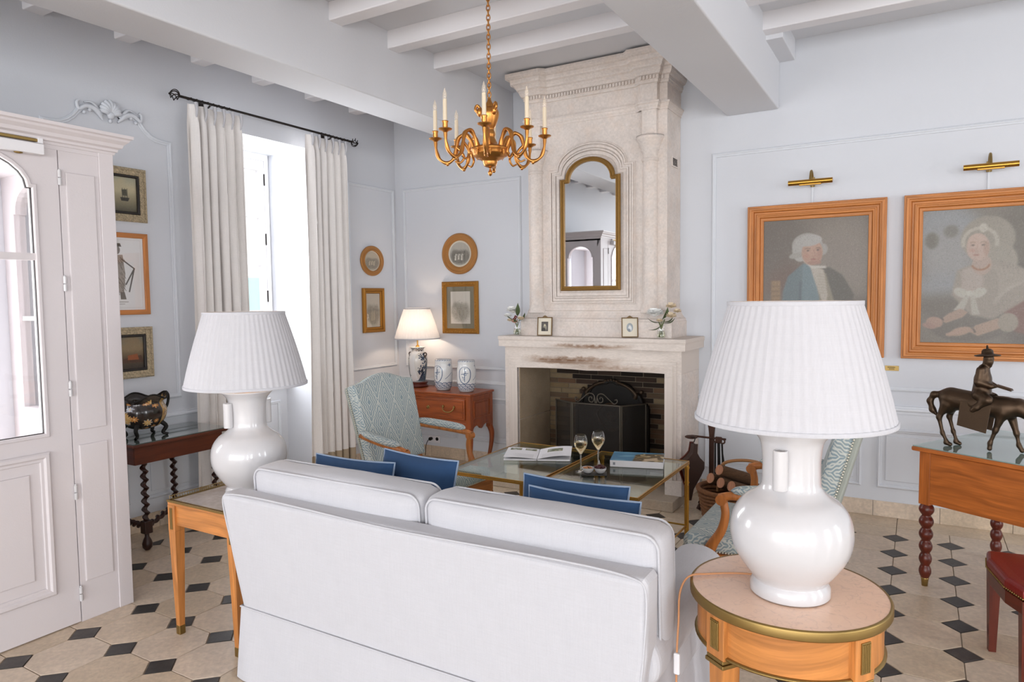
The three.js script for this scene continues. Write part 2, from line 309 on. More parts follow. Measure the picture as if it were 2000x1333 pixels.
// mouldings: a stepped rectangular frame drawn in the wall plane (u to the viewer's right, v up), standing off the wall
const molding = (pts, w = 0.034, d = 0.016) => [ring(pts, w, d * 0.55, 0.003), ring(offsetRing(pts, w * 0.18), w * 0.42, d, 0.004)];
const onBack = (g, z = 0) => g.translate(0, 0, z);
const onLeft = (gs) => gs.map((g) => faceX(g));          // u = -z
function dado(parent, spans, put, paint = M.dadoPaint) {    // rail, field panels under it
  for (const [u0, u1, panels] of spans) {
    mesh('dado_rail', [put(bb(u0, u1, 0.765, 0.785, 0, 0.016)), put(rbb(u0, u1, 0.785, 0.808, 0, 0.032, 0.009, 2)), put(bb(u0, u1, 0.806, 0.82, 0, 0.02))], paint, parent);
    mesh('dado_field', put(bb(u0, u1, 0.11, 0.768, 0, 0.006)), paint, parent);
    const w = (u1 - u0) / panels;
    for (let k = 0; k < panels; k++) {
      const a = u0 + k * w + 0.05, b = u0 + (k + 1) * w - 0.05; if (b - a < 0.1) continue;
      mesh('dado_panel', [...molding(rect(a, b, 0.213, 0.655), 0.03, 0.02).map((g) => put(g.translate(0, 0, 0.004))), put(rbb(a + 0.055, b - 0.055, 0.268, 0.6, 0, 0.013, 0.005))], paint, parent);
    }
  }
}
function skirting(parent, u0, u1, put, step = 0.42) {
  for (let u = u0; u < u1 - 0.01; u += step) mesh('skirting_tile', put(rbb(u + 0.0012, Math.min(u1, u + step) - 0.0012, 0, 0.113, 0, 0.014, 0.002)), rnd() < 0.5 ? M.floorStone2 : M.floorStone3, parent);
}
const putB = (g) => g, putL = (g) => faceX(g);
// chimney wall
{
  const w = structure('wall_back');
  mesh('plaster', [bb(-0.6, 1.70, -0.2, 3.8, -0.5, 0), bb(3.10, ROOM.x1 + 0.4, -0.2, 3.8, -0.5, 0), bb(1.70, 3.10, 1.2, 3.8, -0.5, 0), bb(1.70, 3.10, -0.2, 1.2, -0.5, -0.2)], M.wallPaint, w);
  for (const [a, b] of [[0.10, 1.515], [3.285, 7.0]]) mesh('panel_molding', molding(rect(a, b, 0.925, 2.765)), M.moldPaint, w);
  dado(w, [[0.0, 1.615, 2], [3.19, 4.45, 2], [4.45, 10.2, 6]], putB);
  skirting(w, 0.0, 1.60, putB); skirting(w, 3.22, 10.2, putB);
}
// window wall: splayed window niche z 1.05 .. 2.2, street door behind the lobby z 3.85 .. 4.95
{
  const w = structure('wall_left');
  const slab = (pts, y0, y1) => new THREE.ExtrudeGeometry(new THREE.Shape(pts.map(([x, z]) => new THREE.Vector2(x, -z))), { depth: y1 - y0, bevelEnabled: false }).rotateX(-PI / 2).translate(0, y0, 0);
  mesh('plaster', [
    slab([[0, -0.5], [-0.6, -0.5], [-0.6, 1.19], [0, 1.05]], -0.2, 3.8), slab([[0, 2.2], [-0.6, 2.06], [-0.6, 3.85], [0, 3.85]], -0.2, 3.8), bb(-0.6, 0, -0.2, 3.8, 4.95, ROOM.z1 + 0.4),
    bb(-0.6, 0, 2.3, 3.8, 3.85, 4.95), slab([[0, 1.05], [-0.6, 1.19], [-0.6, 2.06], [0, 2.2]], 2.985, 3.8), bb(-0.6, -0.42, -0.2, 0.84, 1.0, 2.25),
  ], M.wallPaint, w);
  // plain panel beside the corner, crested panel with the shell between lobby and window
  mesh('panel_molding', onLeft(molding(rect(-0.712, -0.033, 0.931, 2.765))), M.moldPaint, w);
  const half = [[0.44, 0.92], [0.44, 2.80], [0.37, 2.80], [0.325, 2.806], [0.285, 2.825], [0.25, 2.855], [0.215, 2.90], [0.17, 2.935], [0.10, 2.93]];
  const crest = [...half.map(([a, y]) => [a - 2.95, y]), ...half.slice().reverse().map(([a, y]) => [-a - 2.95, y])];
  mesh('panel_molding', onLeft([ring(crest, 0.034, 0.009, 0.003), ring(offsetRing(crest, 0.006), 0.015, 0.017, 0.004)]), M.moldPaint, w);
  // rocaille shell: ribbed fan, two curled leaves
  const c = [-2.95, 2.905], sh = [];
  for (let k = -4; k <= 4; k++) { const a = PI / 2 + k * 0.36, L = 0.085 - 0.004 * Math.abs(k); sh.push(sweep(curve([[c[0], c[1] - 0.01, 0.012], [c[0] + Math.cos(a) * L * 0.6, c[1] + Math.sin(a) * L * 0.6, 0.032], [c[0] + Math.cos(a) * L, c[1] + Math.sin(a) * L, 0.012]], 8), (t) => 0.006 + 0.012 * Math.sin(t * 2.6), 7)); }
  sh.push(ball(0.026, c[0], c[1] - 0.012, 0.016, 12), ball(0.014, c[0], c[1] - 0.05, 0.012));
  for (const s of [-1, 1]) {
    sh.push(sweep(curve([[c[0] + s * 0.05, c[1] - 0.05, 0.01], [c[0] + s * 0.10, c[1] + 0.005, 0.022], [c[0] + s * 0.16, c[1] + 0.015, 0.02], [c[0] + s * 0.205, c[1] - 0.01, 0.016], [c[0] + s * 0.215, c[1] + 0.03, 0.016], [c[0] + s * 0.20, c[1] + 0.045, 0.014]], 18), (t) => (0.02 - 0.013 * t) * Math.min(1, 0.25 + 5 * t), 8));
    sh.push(sweep(curve([[c[0] + s * 0.06, c[1] - 0.02, 0.01], [c[0] + s * 0.12, c[1] + 0.045, 0.02], [c[0] + s * 0.17, c[1] + 0.04, 0.012]], 10), (t) => 0.013 - 0.009 * t, 7));
    for (const q of [0.3, 0.55, 0.8]) sh.push(ball(0.012, c[0] + s * lerp(0.06, 0.2, q), c[1] - 0.012 + 0.02 * Math.sin(q * 5), 0.018, 8));
  }
  mesh('plaster_ornament', onLeft(sh), M.moldPaint, w);
  dado(w, [[-1.05, 0, 2], [-3.57, -2.2, 2]], putL);
  skirting(w, -1.05, -0.02, putL); skirting(w, -3.57, -2.2, putL);
  // dado rail and panel inside the niche, deep sill
  mesh('window_sill', rbb(-0.6, -0.36, 0.84, 0.868, 1.12, 2.13, 0.006), M.dadoPaint, w);
  mesh('niche_panel', molding(rect(-2.02, -1.23, 0.2, 0.7), 0.03, 0.016).map((g) => faceX(g, -0.42)), M.dadoPaint, w);
}
// casement in the niche
{
  const w = structure('window_1'), X = -0.56, z0 = 1.19, z1 = 2.06, y0 = 0.868, y1 = 2.985;
  mesh('frame', [bb(X - 0.035, X + 0.03, y0, y1, z0, z0 + 0.045), bb(X - 0.035, X + 0.03, y0, y1, z1 - 0.045, z1), bb(X - 0.035, X + 0.03, y1 - 0.06, y1, z0 + 0.045, z1 - 0.045), bb(X - 0.035, X + 0.03, y0, y0 + 0.04, z0 + 0.045, z1 - 0.045)], M.whitePaint, w);
  const mid = (z0 + z1) / 2;
  for (const [a, b] of [[z0 + 0.045, mid], [mid, z1 - 0.045]]) {
    const c = part('casement', w), s = 0.062, yb = y0 + 0.04, yt = y1 - 0.06;
    mesh('sash_frame', [rbb(X - 0.02, X + 0.028, yb, yt, a + 0.001, a + s, 0.006), rbb(X - 0.02, X + 0.028, yb, yt, b - s, b - 0.001, 0.006), rbb(X - 0.019, X + 0.0275, yt - s - 0.03, yt - 0.001, a + s - 0.004, b - s + 0.004, 0.004), rbb(X - 0.019, X + 0.0275, yb + 0.001, yb + 0.1, a + s - 0.004, b - s + 0.004, 0.004)], M.whitePaint, c);
    const ys = [yb + 0.1, 1.53, 1.97, 2.41, yt - s - 0.03];
    for (let k = 1; k < 4; k++) mesh('glazing_bar', rbb(X - 0.015, X + 0.02, ys[k] - 0.012, ys[k] + 0.012, a + s, b - s, 0.005), M.whitePaint, c);
    for (let k = 0; k < 4; k++) mesh('pane', bb(X - 0.004, X - 0.002, ys[k], ys[k + 1], a + s, b - s), M.glass, c);
  }
  for (const y of [2.70, 2.15, 1.62, 1.1]) mesh('hinge', [cyl(0.006, 0.006, 0.10, X + 0.034, y, z0 + 0.05, 8), ball(0.007, X + 0.034, y + 0.1, z0 + 0.05, 6)], M.iron, w);
}
// right wall, garden wall behind the viewer with its tall windows
{
  const r = structure('wall_right'), X = ROOM.x1, yt = 3.06, yb = 0.1, wr = [];
  let z = -0.5; for (const c of WINDOWS_RIGHT) { wr.push(bb(X, X + 0.4, -0.2, 3.8, z, c - 0.6), bb(X, X + 0.4, yt, 3.8, c - 0.6, c + 0.6), bb(X, X + 0.4, -0.2, yb, c - 0.6, c + 0.6)); z = c + 0.6; }
  wr.push(bb(X, X + 0.4, -0.2, 3.8, z, ROOM.z1 + 0.4));
  mesh('plaster', wr, M.wallPaint, r);
  dado(r, [[5.2, 7.9, 3]], (g) => g.applyMatrix4(new THREE.Matrix4().set(0, 0, -1, X, 0, 1, 0, 0, 1, 0, 0, 0, 0, 0, 0, 1)));
  const f = structure('wall_front'), zs = ROOM.z1, cut = [];
  let x = -0.6; for (const c of WINDOWS_FRONT) { cut.push(bb(x, c - 0.8, -0.2, 3.8, zs, zs + 0.4), bb(c - 0.8, c + 0.8, yt, 3.8, zs, zs + 0.4), bb(c - 0.8, c + 0.8, -0.2, yb, zs, zs + 0.4)); x = c + 0.8; }
  cut.push(bb(x, X + 0.4, -0.2, 3.8, zs, zs + 0.4));
  mesh('plaster', cut, M.wallPaint, f);
  const french = (name, put) => {                       // glazed pair of leaves drawn in (u, y), 1.6 m wide
    const w = structure(name), fr = [];
    for (const [a, b] of [[-0.8, 0], [0, 0.8]]) { fr.push(bb(a, a + 0.055, yb, yt, -0.03, 0.03), bb(b - 0.055, b, yb, yt, -0.03, 0.03), bb(a + 0.055, b - 0.055, yt - 0.06, yt, -0.03, 0.03), bb(a + 0.055, b - 0.055, yb, 0.4, -0.03, 0.03)); for (const y of [1.05, 1.7, 2.35]) fr.push(bb(a + 0.055, b - 0.055, y - 0.012, y + 0.012, -0.02, 0.02)); }
    mesh('frame', fr.map(put), M.whitePaint, w);
    mesh('pane', put(bb(-0.745, -0.055, 0.4, yt - 0.06, -0.003, -0.001)), M.glass, w); mesh('pane', put(bb(0.055, 0.745, 0.4, yt - 0.06, -0.003, -0.001)), M.glass, w);
  };
  WINDOWS_FRONT.forEach((c, i) => french(`window_${i + 2}`, (g) => g.translate(c, 0, zs + 0.25)));
  WINDOWS_RIGHT.forEach((c, i) => french(`window_${i + 7}`, (g) => g.scale(0.75, 1, 1).rotateY(PI / 2).translate(X + 0.25, 0, c)));
}
// ceiling: two deep beams towards the chimney wall, joists between them
{
  const c = structure('ceiling');
  mesh('plaster', bb(-0.6, ROOM.x1 + 0.4, ROOM.h, 3.8, -0.5, ROOM.z1 + 0.4), M.ceilPaint, c);
  const beams = [[1.09, 1.44], [3.40, 3.79]];
  for (const [a, b] of beams) mesh('beam', rbb(a, b, 3.045, ROOM.h + 0.02, 0.001, 7.4, 0.012, 2), M.ceilPaint, c, { uv: 'z' });
  const bays = [[0, 1.09], [1.44, 3.40], [3.79, 7.0]];
  bays.forEach(([a, b], i) => { for (let k = 0; k < 12; k++) { const z = 0.60 + k * 0.556 + (k ? rr(-0.01, 0.01) : 0); if (i === 1 && k === 0) continue; mesh('joist', rbb(a - 0.01, b + 0.01, 3.42 + rr(-0.006, 0.006), ROOM.h + 0.02, z - 0.06, z + 0.06, 0.008), M.whitePaint, c); } });
  mesh('trimmer', rbb(3.78, 3.90, 3.39, ROOM.h + 0.01, 0.001, 0.545, 0.006), M.ceilPaint, c);
}
// lobby of painted joinery round the street door: x 0 .. 1.1, z 3.57 .. 5.45
{
  const w = structure('wall_lobby'), Xf = 1.097, Zf = 3.567, zEnd = 5.5, top = 2.41;
  const arch = (u0, u1, y0, ys, rise, n = 14) => { const c = (u0 + u1) / 2, a = (u1 - u0) / 2 - 0.02, p = [[u0, y0], [u1, y0], [u1, ys], [u1 - 0.02, ys]]; for (let k = 1; k < n; k++) { const t = k / n * PI; p.push([c + a * Math.cos(t), ys + rise * Math.sin(t)]); } p.push([u0 + 0.02, ys], [u0, ys]); return p; };
  // face towards the chimney: two arched lights over raised panels
  const lights = [[0.13, 0.53], [0.60, 1.0]];
  const face = extrude(rect(0.002, Xf, 0, top), 0.05, { holes: lights.map(([a, b]) => arch(a, b, 1.0, 2.17, 0.15).reverse()) }).translate(0, 0, Zf);
  mesh('panel_wall', face, M.joineryPaint, w);
  for (const [a, b] of lights) {
    mesh('glazing_bead', ring(arch(a, b, 1.0, 2.17, 0.15), 0.014, 0.066, 0.003).translate(0, 0, Zf - 0.008), M.joineryPaint, w);
    mesh('glazing_bar', bb(a, b, 1.53, 1.556, Zf + 0.01, Zf + 0.04), M.joineryPaint, w);
    mesh('pane', extrude(arch(a, b, 1.0, 2.17, 0.15), 0.002).translate(0, 0, Zf + 0.025), M.glass, w);
    mesh('raised_panel', [...molding(rect(a, b, 0.2, 0.9), 0.032, 0.018).map((g) => g.rotateY(PI).translate(a + b, 0, Zf)), rbb(a + 0.06, b - 0.06, 0.26, 0.84, Zf - 0.008, Zf + 0.01, 0.004)], M.joineryPaint, w);
  }
  // face towards the room: corner post, fixed jamb with two raised panels, then the door; the same again beyond it
  const X0 = Xf - 0.05;
  mesh('corner_post', rbb(X0, Xf + 0.004, 0, top, Zf, 3.641, 0.003), M.joineryPaint, w);
  mesh('jamb', rbb(X0, Xf - 0.004, 0, top, 3.641, 3.832, 0.002), M.joineryPaint, w);
  for (const [y0, y1] of [[0.205, 0.912], [0.988, 2.278]]) mesh('raised_panel', faceX(extrude(rect(-3.806, -3.664, y0, y1), 0.012, { bevel: 0.005 }), Xf - 0.008), M.joineryPaint, w);
  mesh('side_wall', [bb(X0, Xf, 0, top, 4.745, zEnd), bb(0, Xf, 0, top, zEnd - 0.05, zEnd)], M.joineryPaint, w);
  mesh('roof', bb(0.0, Xf, top - 0.03, top + 0.06, Zf, zEnd), M.joineryPaint, w);
  // cornice: stepped profile swept along both faces with a mitre
  const prof = [[0, 2.40], [0.006, 2.40], [0.010, 2.412], [0.018, 2.416], [0.020, 2.428], [0.034, 2.436], [0.040, 2.452], [0.058, 2.468], [0.062, 2.478], [0.073, 2.484], [0.075, 2.499], [0, 2.499]];
  const corn = [];
  for (let k = 0; k < prof.length - 1; k++) {
    const [a, y] = prof[k], [b, q] = prof[k + 1], P = (o, h) => [[0.0, h, Zf - o], [Xf + o, h, Zf - o], [Xf + o, h, zEnd]], p = P(a, y), r = P(b, q), pos = [];
    for (let s = 0; s < 2; s++) pos.push(...p[s], ...r[s], ...p[s + 1], ...p[s + 1], ...r[s], ...r[s + 1]);
    const g = new THREE.BufferGeometry(); g.setAttribute('position', new THREE.Float32BufferAttribute(pos, 3)); g.computeVertexNormals(); corn.push(g);
  }
  mesh('cornice', [...corn, bb(0, Xf, 2.40, 2.4985, Zf, zEnd)], M.joineryPaint, w);

  const d = structure('door_1'), a = 3.838, b = 4.738, xd = Xf - 0.047, xf = Xf - 0.003;
  const gl = arch(-b + 0.118, -a - 0.118, 0.995, 2.185, 0.165);
  mesh('leaf', faceX(extrude(rect(-b, -a, 0.006, 2.402), xf - xd, { holes: [gl.slice().reverse()] }), xd), M.joineryPaint, d);
  mesh('glazing_bead', faceX(ring(offsetRing(gl, -0.016), 0.018, xf - xd + 0.012, 0.003), xd - 0.002), M.joineryPaint, d);
  mesh('gasket', faceX(ring(gl, 0.005, 0.012), xf - 0.02), M.iron, d);
  mesh('pane', faceX(extrude(gl, 0.003), xd + 0.02), M.glass, d);
  mesh('glazing_bar', faceX(bb(-b + 0.118, -a - 0.118, 1.838, 1.872, 0, 0.03), xd + 0.012), M.joineryPaint, d);
  mesh('raised_panel', [...[ring(rect(-b + 0.11, -a - 0.108, 0.19, 0.906), 0.03, 0.022, 0.008), ring(rect(-b + 0.135, -a - 0.134, 0.215, 0.88), 0.02, 0.012, 0.004), extrude(rect(-b + 0.2, -a - 0.2, 0.29, 0.81), 0.012, { bevel: 0.005 })].map((g) => faceX(g, xf - 0.003))], M.joineryPaint, d);
  for (const y of [2.21, 1.69, 1.165, 0.64, 0.115]) mesh('hinge', [cyl(0.0085, 0.0085, 0.034, Xf + 0.005, y, 3.835, 10), cyl(0.0085, 0.0085, 0.034, Xf + 0.005, y + 0.038, 3.835, 10), ball(0.006, Xf + 0.005, y + 0.074, 3.835, 8)], M.porcelain, d);
  const cl = part('door_closer', d);
  mesh('closer_body', rbb(xf, xf + 0.05, 2.337, 2.388, 3.915, 4.18, 0.005), M.whitePaint, cl);
  mesh('closer_arm', [rbb(xf + 0.012, xf + 0.03, 2.398, 2.412, 3.915, 4.3, 0.002)], M.oldBrass, cl);
  mesh('closer_bracket', rbb(xf, xf + 0.034, 2.392, 2.418, 3.912, 3.935, 0.002), M.whitePaint, cl);
  mesh('closer_key', new THREE.SphereGeometry(0.014, 10, 6).scale(1, 0.4, 1.4).translate(xf + 0.03, 2.335, 4.02), M.oldBrass, cl);
  mesh('handle', [sweep([V(xf, 1.05, 4.68), V(xf + 0.05, 1.05, 4.68), V(xf + 0.055, 1.05, 4.58)], 0.009, 8)], M.brass, d);
  // street door in the outer wall: glazed pair
  const s = structure('door_2');
  mesh('frame', [bb(-0.5, -0.44, 0, 2.3, 3.85, 3.93), bb(-0.5, -0.44, 0, 2.3, 4.87, 4.95), bb(-0.5, -0.44, 2.22, 2.3, 3.93, 4.87), bb(-0.5, -0.44, 0, 0.3, 3.93, 4.87), bb(-0.5, -0.44, 0.3, 2.22, 4.36, 4.44), bb(-0.49, -0.45, 1.2, 1.24, 3.93, 4.36), bb(-0.49, -0.45, 1.2, 1.24, 4.44, 4.87)], M.whitePaint, s);
  mesh('pane', bb(-0.472, -0.47, 0.3, 2.22, 3.93, 4.87), M.glass, s);
}
// outside: pale gravel forecourt and the limewashed house across the lane with turquoise shutters
{
  const g = structure('ground'); mesh('gravel', bb(-40, 50, -0.5, -0.22, -30, 50), mat('gravel', '#cfc8bb', { roughness: 0.95, map: again(T.slate, 0.5), metres: true }), g);
  const h = thing('house', 'white rendered house with turquoise shutters seen through the casement', 'house', [-9, -0.22, -4]);
  mesh('wall', bb(-3, 0, 0, 6.5, -9, 9), mat('limewash', '#f1efec', { roughness: 0.9 }), h);
  mat('turquoise', '#b4d9d9', { roughness: 0.7 });
  for (const z of [-5.5, -2.2, 0.9, 4.2]) for (const y of [0.9]) { const f = mesh('window', [ring(rect(-z - 0.45, -z + 0.45, y, y + 1.5), 0.07, 0.06).applyMatrix4(new THREE.Matrix4()), rect].slice(0, 1).map((q) => faceX(q)), M.whitePaint, h); mesh('pane', bb(0.005, 0.02, y + 0.05, y + 1.45, z - 0.4, z + 0.4), mat('darkPane', '#6d7880', { roughness: 0.1 }), f); for (const s of [-1, 1]) mesh('shutter', rbb(0.01, 0.05, y, y + 1.5, z + s * 0.7 - 0.24, z + s * 0.7 + 0.24, 0.005), M.turquoise, h); }
}

// ---------------------------------------------------------------- chimneypiece
// smoke stains baked into the stone over the opening: 1.6 m x 0.4 m, from y = 1.0
T.smoked = dataTex(512, (i, x, y) => {
  const u = x / 512, Y = 1.0 + 0.4 * y / 512, n = N.a[i], m = N.b[(y * 512 + ((x * 3) & 511))], blot = (c, w, y0, h, k) => k * clamp(1.25 - Math.abs(u - c + 0.1 * (n - 0.5)) / w) * clamp(1.2 - Math.abs(Y - y0 - 0.03 * (m - 0.5)) / h) * (0.35 + 1.1 * m);
  const s = clamp(blot(0.40, 0.24, 1.105, 0.026, 0.9) + blot(0.52, 0.2, 1.238, 0.02, 0.8) + blot(0.62, 0.26, 1.06, 0.03, 0.5) + blot(0.3, 0.12, 1.095, 0.02, 0.5)), v = 0.87 + 0.10 * (n - 0.5) + 0.09 * (N.fine[i] - 0.5);
  return mixc([v, v - 0.004, v - 0.012], hex('#6b4a30'), s * 0.8);
});
T.smoked.wrapS = T.smoked.wrapT = THREE.ClampToEdgeWrapping; T.smoked.repeat.set(0.625, 2.5); T.smoked.offset.set(0.384, -3.16);
{
  const f = thing('fireplace', 'tall carved limestone fireplace with columned overmantel reaching the ceiling', 'fireplace', [2.41, 0, 0]), O = { world: true };
  const xl = 1.612, xr = 3.189, zj = 0.485, oL = 1.744, oR = 3.06, oT = 1.03, hb = 0.081;
  mat('hearthStone', '#cdbba6', { map: again(T.stone, 1.3), roughness: 0.7, bumpMap: again(T.bumpFine, 2), bumpScale: 0.001, metres: true });
  for (const [a, b, c, d] of [[1.575, 2.12, -0.1, 0.67], [2.123, 2.66, -0.1, 0.67], [2.663, 3.183, -0.1, 0.67]]) mesh('hearth_slab', rbb(a, b, 0.001, hb, c, d, 0.006, 2), M.hearthStone, f, O);
  mesh('jamb', rbb(xl, oL, hb, oT, 0.001, zj, 0.002), M.stone, f, O);
  mesh('jamb', rbb(oR, xr, hb, oT, 0.001, zj, 0.002), M.stone, f, O);
  mesh('jamb_base', [rbb(xl - 0.012, oL - 0.004, hb, hb + 0.12, 0.001, zj + 0.02, 0.005)], M.stone, f, O);
  mesh('jamb_base', [rbb(oR + 0.004, xr + 0.012, hb, hb + 0.12, 0.001, zj + 0.02, 0.005)], M.stone, f, O);
  mat('smokedStone', '#f4e8df', { map: T.smoked, roughness: 0.85, bumpMap: again(T.bumpFine, 2.5), bumpScale: 0.0012, metres: true });
  mesh('lintel', rbb(xl, xr, oT, 1.235, 0.001, zj, 0.002), M.smokedStone, f, O);
  // architrave round the opening, in three fillets; lower edge of the lintel worn
  const U = (o) => [[oL - o, hb + 0.12], [oL, hb + 0.12], [oL, oT - 0.004], [lerp(oL, oR, 0.3), oT + 0.006], [lerp(oL, oR, 0.5), oT - 0.003], [lerp(oL, oR, 0.8), oT + 0.007], [oR, oT], [oR, hb + 0.12], [oR + o, hb + 0.12], [oR + o, oT + o], [oL - o, oT + o]];
  mesh('architrave', [extrude(U(0.092), 0.010, { bevel: 0.003 }), extrude(U(0.066), 0.020, { bevel: 0.004 }), extrude(U(0.034), 0.013, { bevel: 0.003 })].map((g) => g.translate(0, 0, zj)), M.smokedStone, f, O);
  const ret = [[xl, 0], [xl, zj], [xr, zj], [xr, 0]];
  mesh('mantel_shelf', [...cornice(ret, [[0, 1.205], [0.006, 1.205], [0.008, 1.216], [0.014, 1.222], [0.02, 1.236], [0.030, 1.245], [0.031, 1.256], [0.040, 1.262], [0.045, 1.275], [0.045, 1.294], [0.040, 1.30]]), bb(xl - 0.039, xr + 0.039, 1.21, 1.2999, 0.002, zj + 0.039)], M.smokedStone, f, O);
  // overmantel: plinth, cavetto, shaft
  const bl = 1.787, br = 3.028, zb = 0.347, body = [[bl, 0], [bl, zb], [br, zb], [br, 0]];
  mesh('plinth', [bb(bl - 0.055, br + 0.055, 1.30, 1.424, 0.002, zb + 0.055), ...cornice(body, [[0.057, 1.30], [0.057, 1.425], [0.05, 1.432], [0.05, 1.445], [0.034, 1.458], [0.02, 1.48], [0.012, 1.50], [0.012, 1.513], [0, 1.52]])], M.stone, f, O);
  mesh('overmantel', rbb(bl, br, 1.42, 3.5, 0.002, zb, 0.003), M.stone, f, O);
  for (const x of [1.868, 2.893]) {
    const c = part('column', f);
    mesh('shaft', lathe([[0.078, 1.50], [0.078, 1.525], [0.070, 1.54], [0.070, 1.56], [0.061, 1.575], [0.058, 2.70]], 24, x, 0, zb + 0.002), M.stone, c, O);
    mesh('capital', lathe([[0.056, 2.688], [0.066, 2.692], [0.068, 2.704], [0.066, 2.714], [0.058, 2.718], [0.060, 2.748], [0.070, 2.770], [0.073, 2.776], [0.071, 2.784], [0.084, 2.812], [0.089, 2.82], [0.088, 2.830], [0.104, 2.858], [0.111, 2.866], [0.111, 2.886], [0.06, 2.890]], 28, x, 0, zb + 0.002), M.stone, c, O);
    mesh('upper_shaft', rbb(x - 0.062, x + 0.062, 2.888, 3.11, zb - 0.01, zb + 0.045, 0.012, 2), M.stone, c, O);
  }
  // moulded surround of the looking glass
  const sur = (o) => { const l = 2.107 - o, r = 2.653 + o, sh = 2.625 + o * 0.75, a = 0.232 + o * 0.75, cx = 2.38, p = [[l, 1.683 - o], [r, 1.683 - o], [r, sh], [cx + a, sh]]; for (let k = 1; k < 18; k++) { const t = k / 18 * PI; p.push([cx + a * Math.cos(t), sh + (0.158 + o * 0.42) * Math.sin(t)]); } p.push([cx - a, sh], [l, sh]); return p; };
  mesh('surround_molding', [[0.115, 0.012, 0.008], [0.103, 0.014, 0.017], [0.085, 0.022, 0.011], [0.06, 0.014, 0.02], [0.044, 0.03, 0.012]].map(([o, w, d]) => ring(sur(o), w, d, 0.003).translate(0, 0, zb)), M.stone, f, O);
  // entablature with breaks over the columns
  const plan = [[bl, 0], [bl, zb], [1.795, zb], [1.80, zb + 0.045], [1.935, zb + 0.045], [1.96, zb + 0.02], [1.985, zb], [2.775, zb], [2.80, zb + 0.02], [2.825, zb + 0.045], [2.96, zb + 0.045], [2.965, zb], [br, zb], [br, 0]];
  mesh('architrave', cornice(plan, [[0, 3.085], [0.006, 3.085], [0.006, 3.10], [0.014, 3.108], [0.018, 3.125], [0.026, 3.132], [0.026, 3.145], [0, 3.15]]), M.stone, f, O);
  mesh('frieze', cornice(plan, [[0.001, 3.145], [0.001, 3.285]]), M.stone, f, O);
  const crown = [[0.001, 3.283], [0.012, 3.287], [0.014, 3.305], [0.02, 3.309], [0.02, 3.338], [0.036, 3.345], [0.046, 3.365], [0.05, 3.369], [0.051, 3.389], [0.066, 3.397], [0.07, 3.412], [0.086, 3.43], [0.104, 3.44], [0.108, 3.452], [0.108, 3.474], [0.122, 3.48], [0.138, 3.492], [0.142, 3.505], [0.142, 3.522], [0.0, 3.524]];
  mesh('cornice', cornice(plan, crown), M.stone, f, O);
  const den = []; for (let x = 1.805; x < 3.02; x += 0.027) { const z = zb + ((x > 1.80 && x < 1.94) || (x > 2.825 && x < 2.96) ? 0.045 : 0); den.push(bb(x, x + 0.015, 3.311, 3.337, z + 0.01, z + 0.034)); }
  mesh('dentil_course', den, M.stone, f, O).userData.kind = 'stuff';
  const v = part('vent', f);
  mesh('vent_frame', faceX(ring(rect(-0.24, -0.09, 2.66, 2.74), 0.012, 0.008, 0.002), br), M.stone, v, O);
  for (let k = 0; k < 5; k++) mesh('vent_slat', bb(br + 0.001, br + 0.005, 2.674 + k * 0.012, 2.680 + k * 0.012, 0.1, 0.23), M.iron, v, O);
  // firebox: stone cheeks, thin brick back, soot-black throat
  mat('cheekStone', '#b8a388', { map: again(T.stone, 2), roughness: 0.9, bumpMap: again(T.bumpFine, 3), bumpScale: 0.004, metres: true });
  mesh('cheek', [rbb(oL - 0.05, oL + 0.004, hb, 0.56, -0.1, zj - 0.02, 0.004), rbb(oL - 0.05, oL + 0.006, 0.563, 1.2, -0.1, zj - 0.02, 0.004)], M.cheekStone, f, O);
  mesh('cheek', [rbb(oR - 0.004, oR + 0.05, hb, 0.62, -0.1, zj - 0.02, 0.004), rbb(oR - 0.006, oR + 0.05, 0.623, 1.2, -0.1, zj - 0.02, 0.004)], M.cheekStone, f, O);
  mesh('throat', [bb(oL - 0.05, oR + 0.05, 1.06, 1.2, -0.19, zj - 0.1), bb(oL - 0.05, oR + 0.05, hb, 1.2, -0.19, -0.125)], M.soot, f, O);
  const bricks = ['#8d7257', '#7f614a', '#98805f', '#75604b', '#a08b6c'].map((c, i) => mat('brick' + i, c, { roughness: 0.95, map: again(T.stone, 3), bumpMap: again(T.bumpFine, 4), bumpScale: 0.003, metres: true }));
  const sooty = ['#332820', '#261d17', '#44342a'].map((c, i) => mat('sootBrick' + i, c, { roughness: 0.97, bumpMap: again(T.bumpFine, 4), bumpScale: 0.003, metres: true }));
  let n = 0;
  for (let row = 0, y = hb + 0.004; y < 1.06; row++) {
    const h = 0.036 + rr(-0.003, 0.005);
    for (let x = oL + 0.006 - (row & 1 ? 0.11 : 0); x < oR - 0.01;) {
      const w = 0.2 + rr(-0.03, 0.03), a = Math.max(x, oL + 0.005), b = Math.min(x + w, oR - 0.005); x += w + 0.007; if (b - a < 0.03) continue;
      const c = (a + b) / 2, burnt = Math.abs(c - 2.42 - rr(-0.1, 0.1)) < 0.30 + (y > 0.8 ? 0.28 * (y - 0.7) / 0.3 : 0) + 0.12 * (rnd() - 0.5) && (y > 0.2);
      if (n++ < 296) mesh('brick', rbb(a, b, y, y + h, -0.126, -0.1 + rr(-0.004, 0.004), 0.003), burnt ? sooty[Math.floor(rnd() * 3)] : bricks[Math.floor(rnd() * 5)], f, O);
    }
    y += h + 0.006;
  }
  mesh('mortar', bb(oL, oR, hb, 1.08, -0.13, -0.108), mat('mortar', '#7d6f5e', { roughness: 1 }), f, O);
}
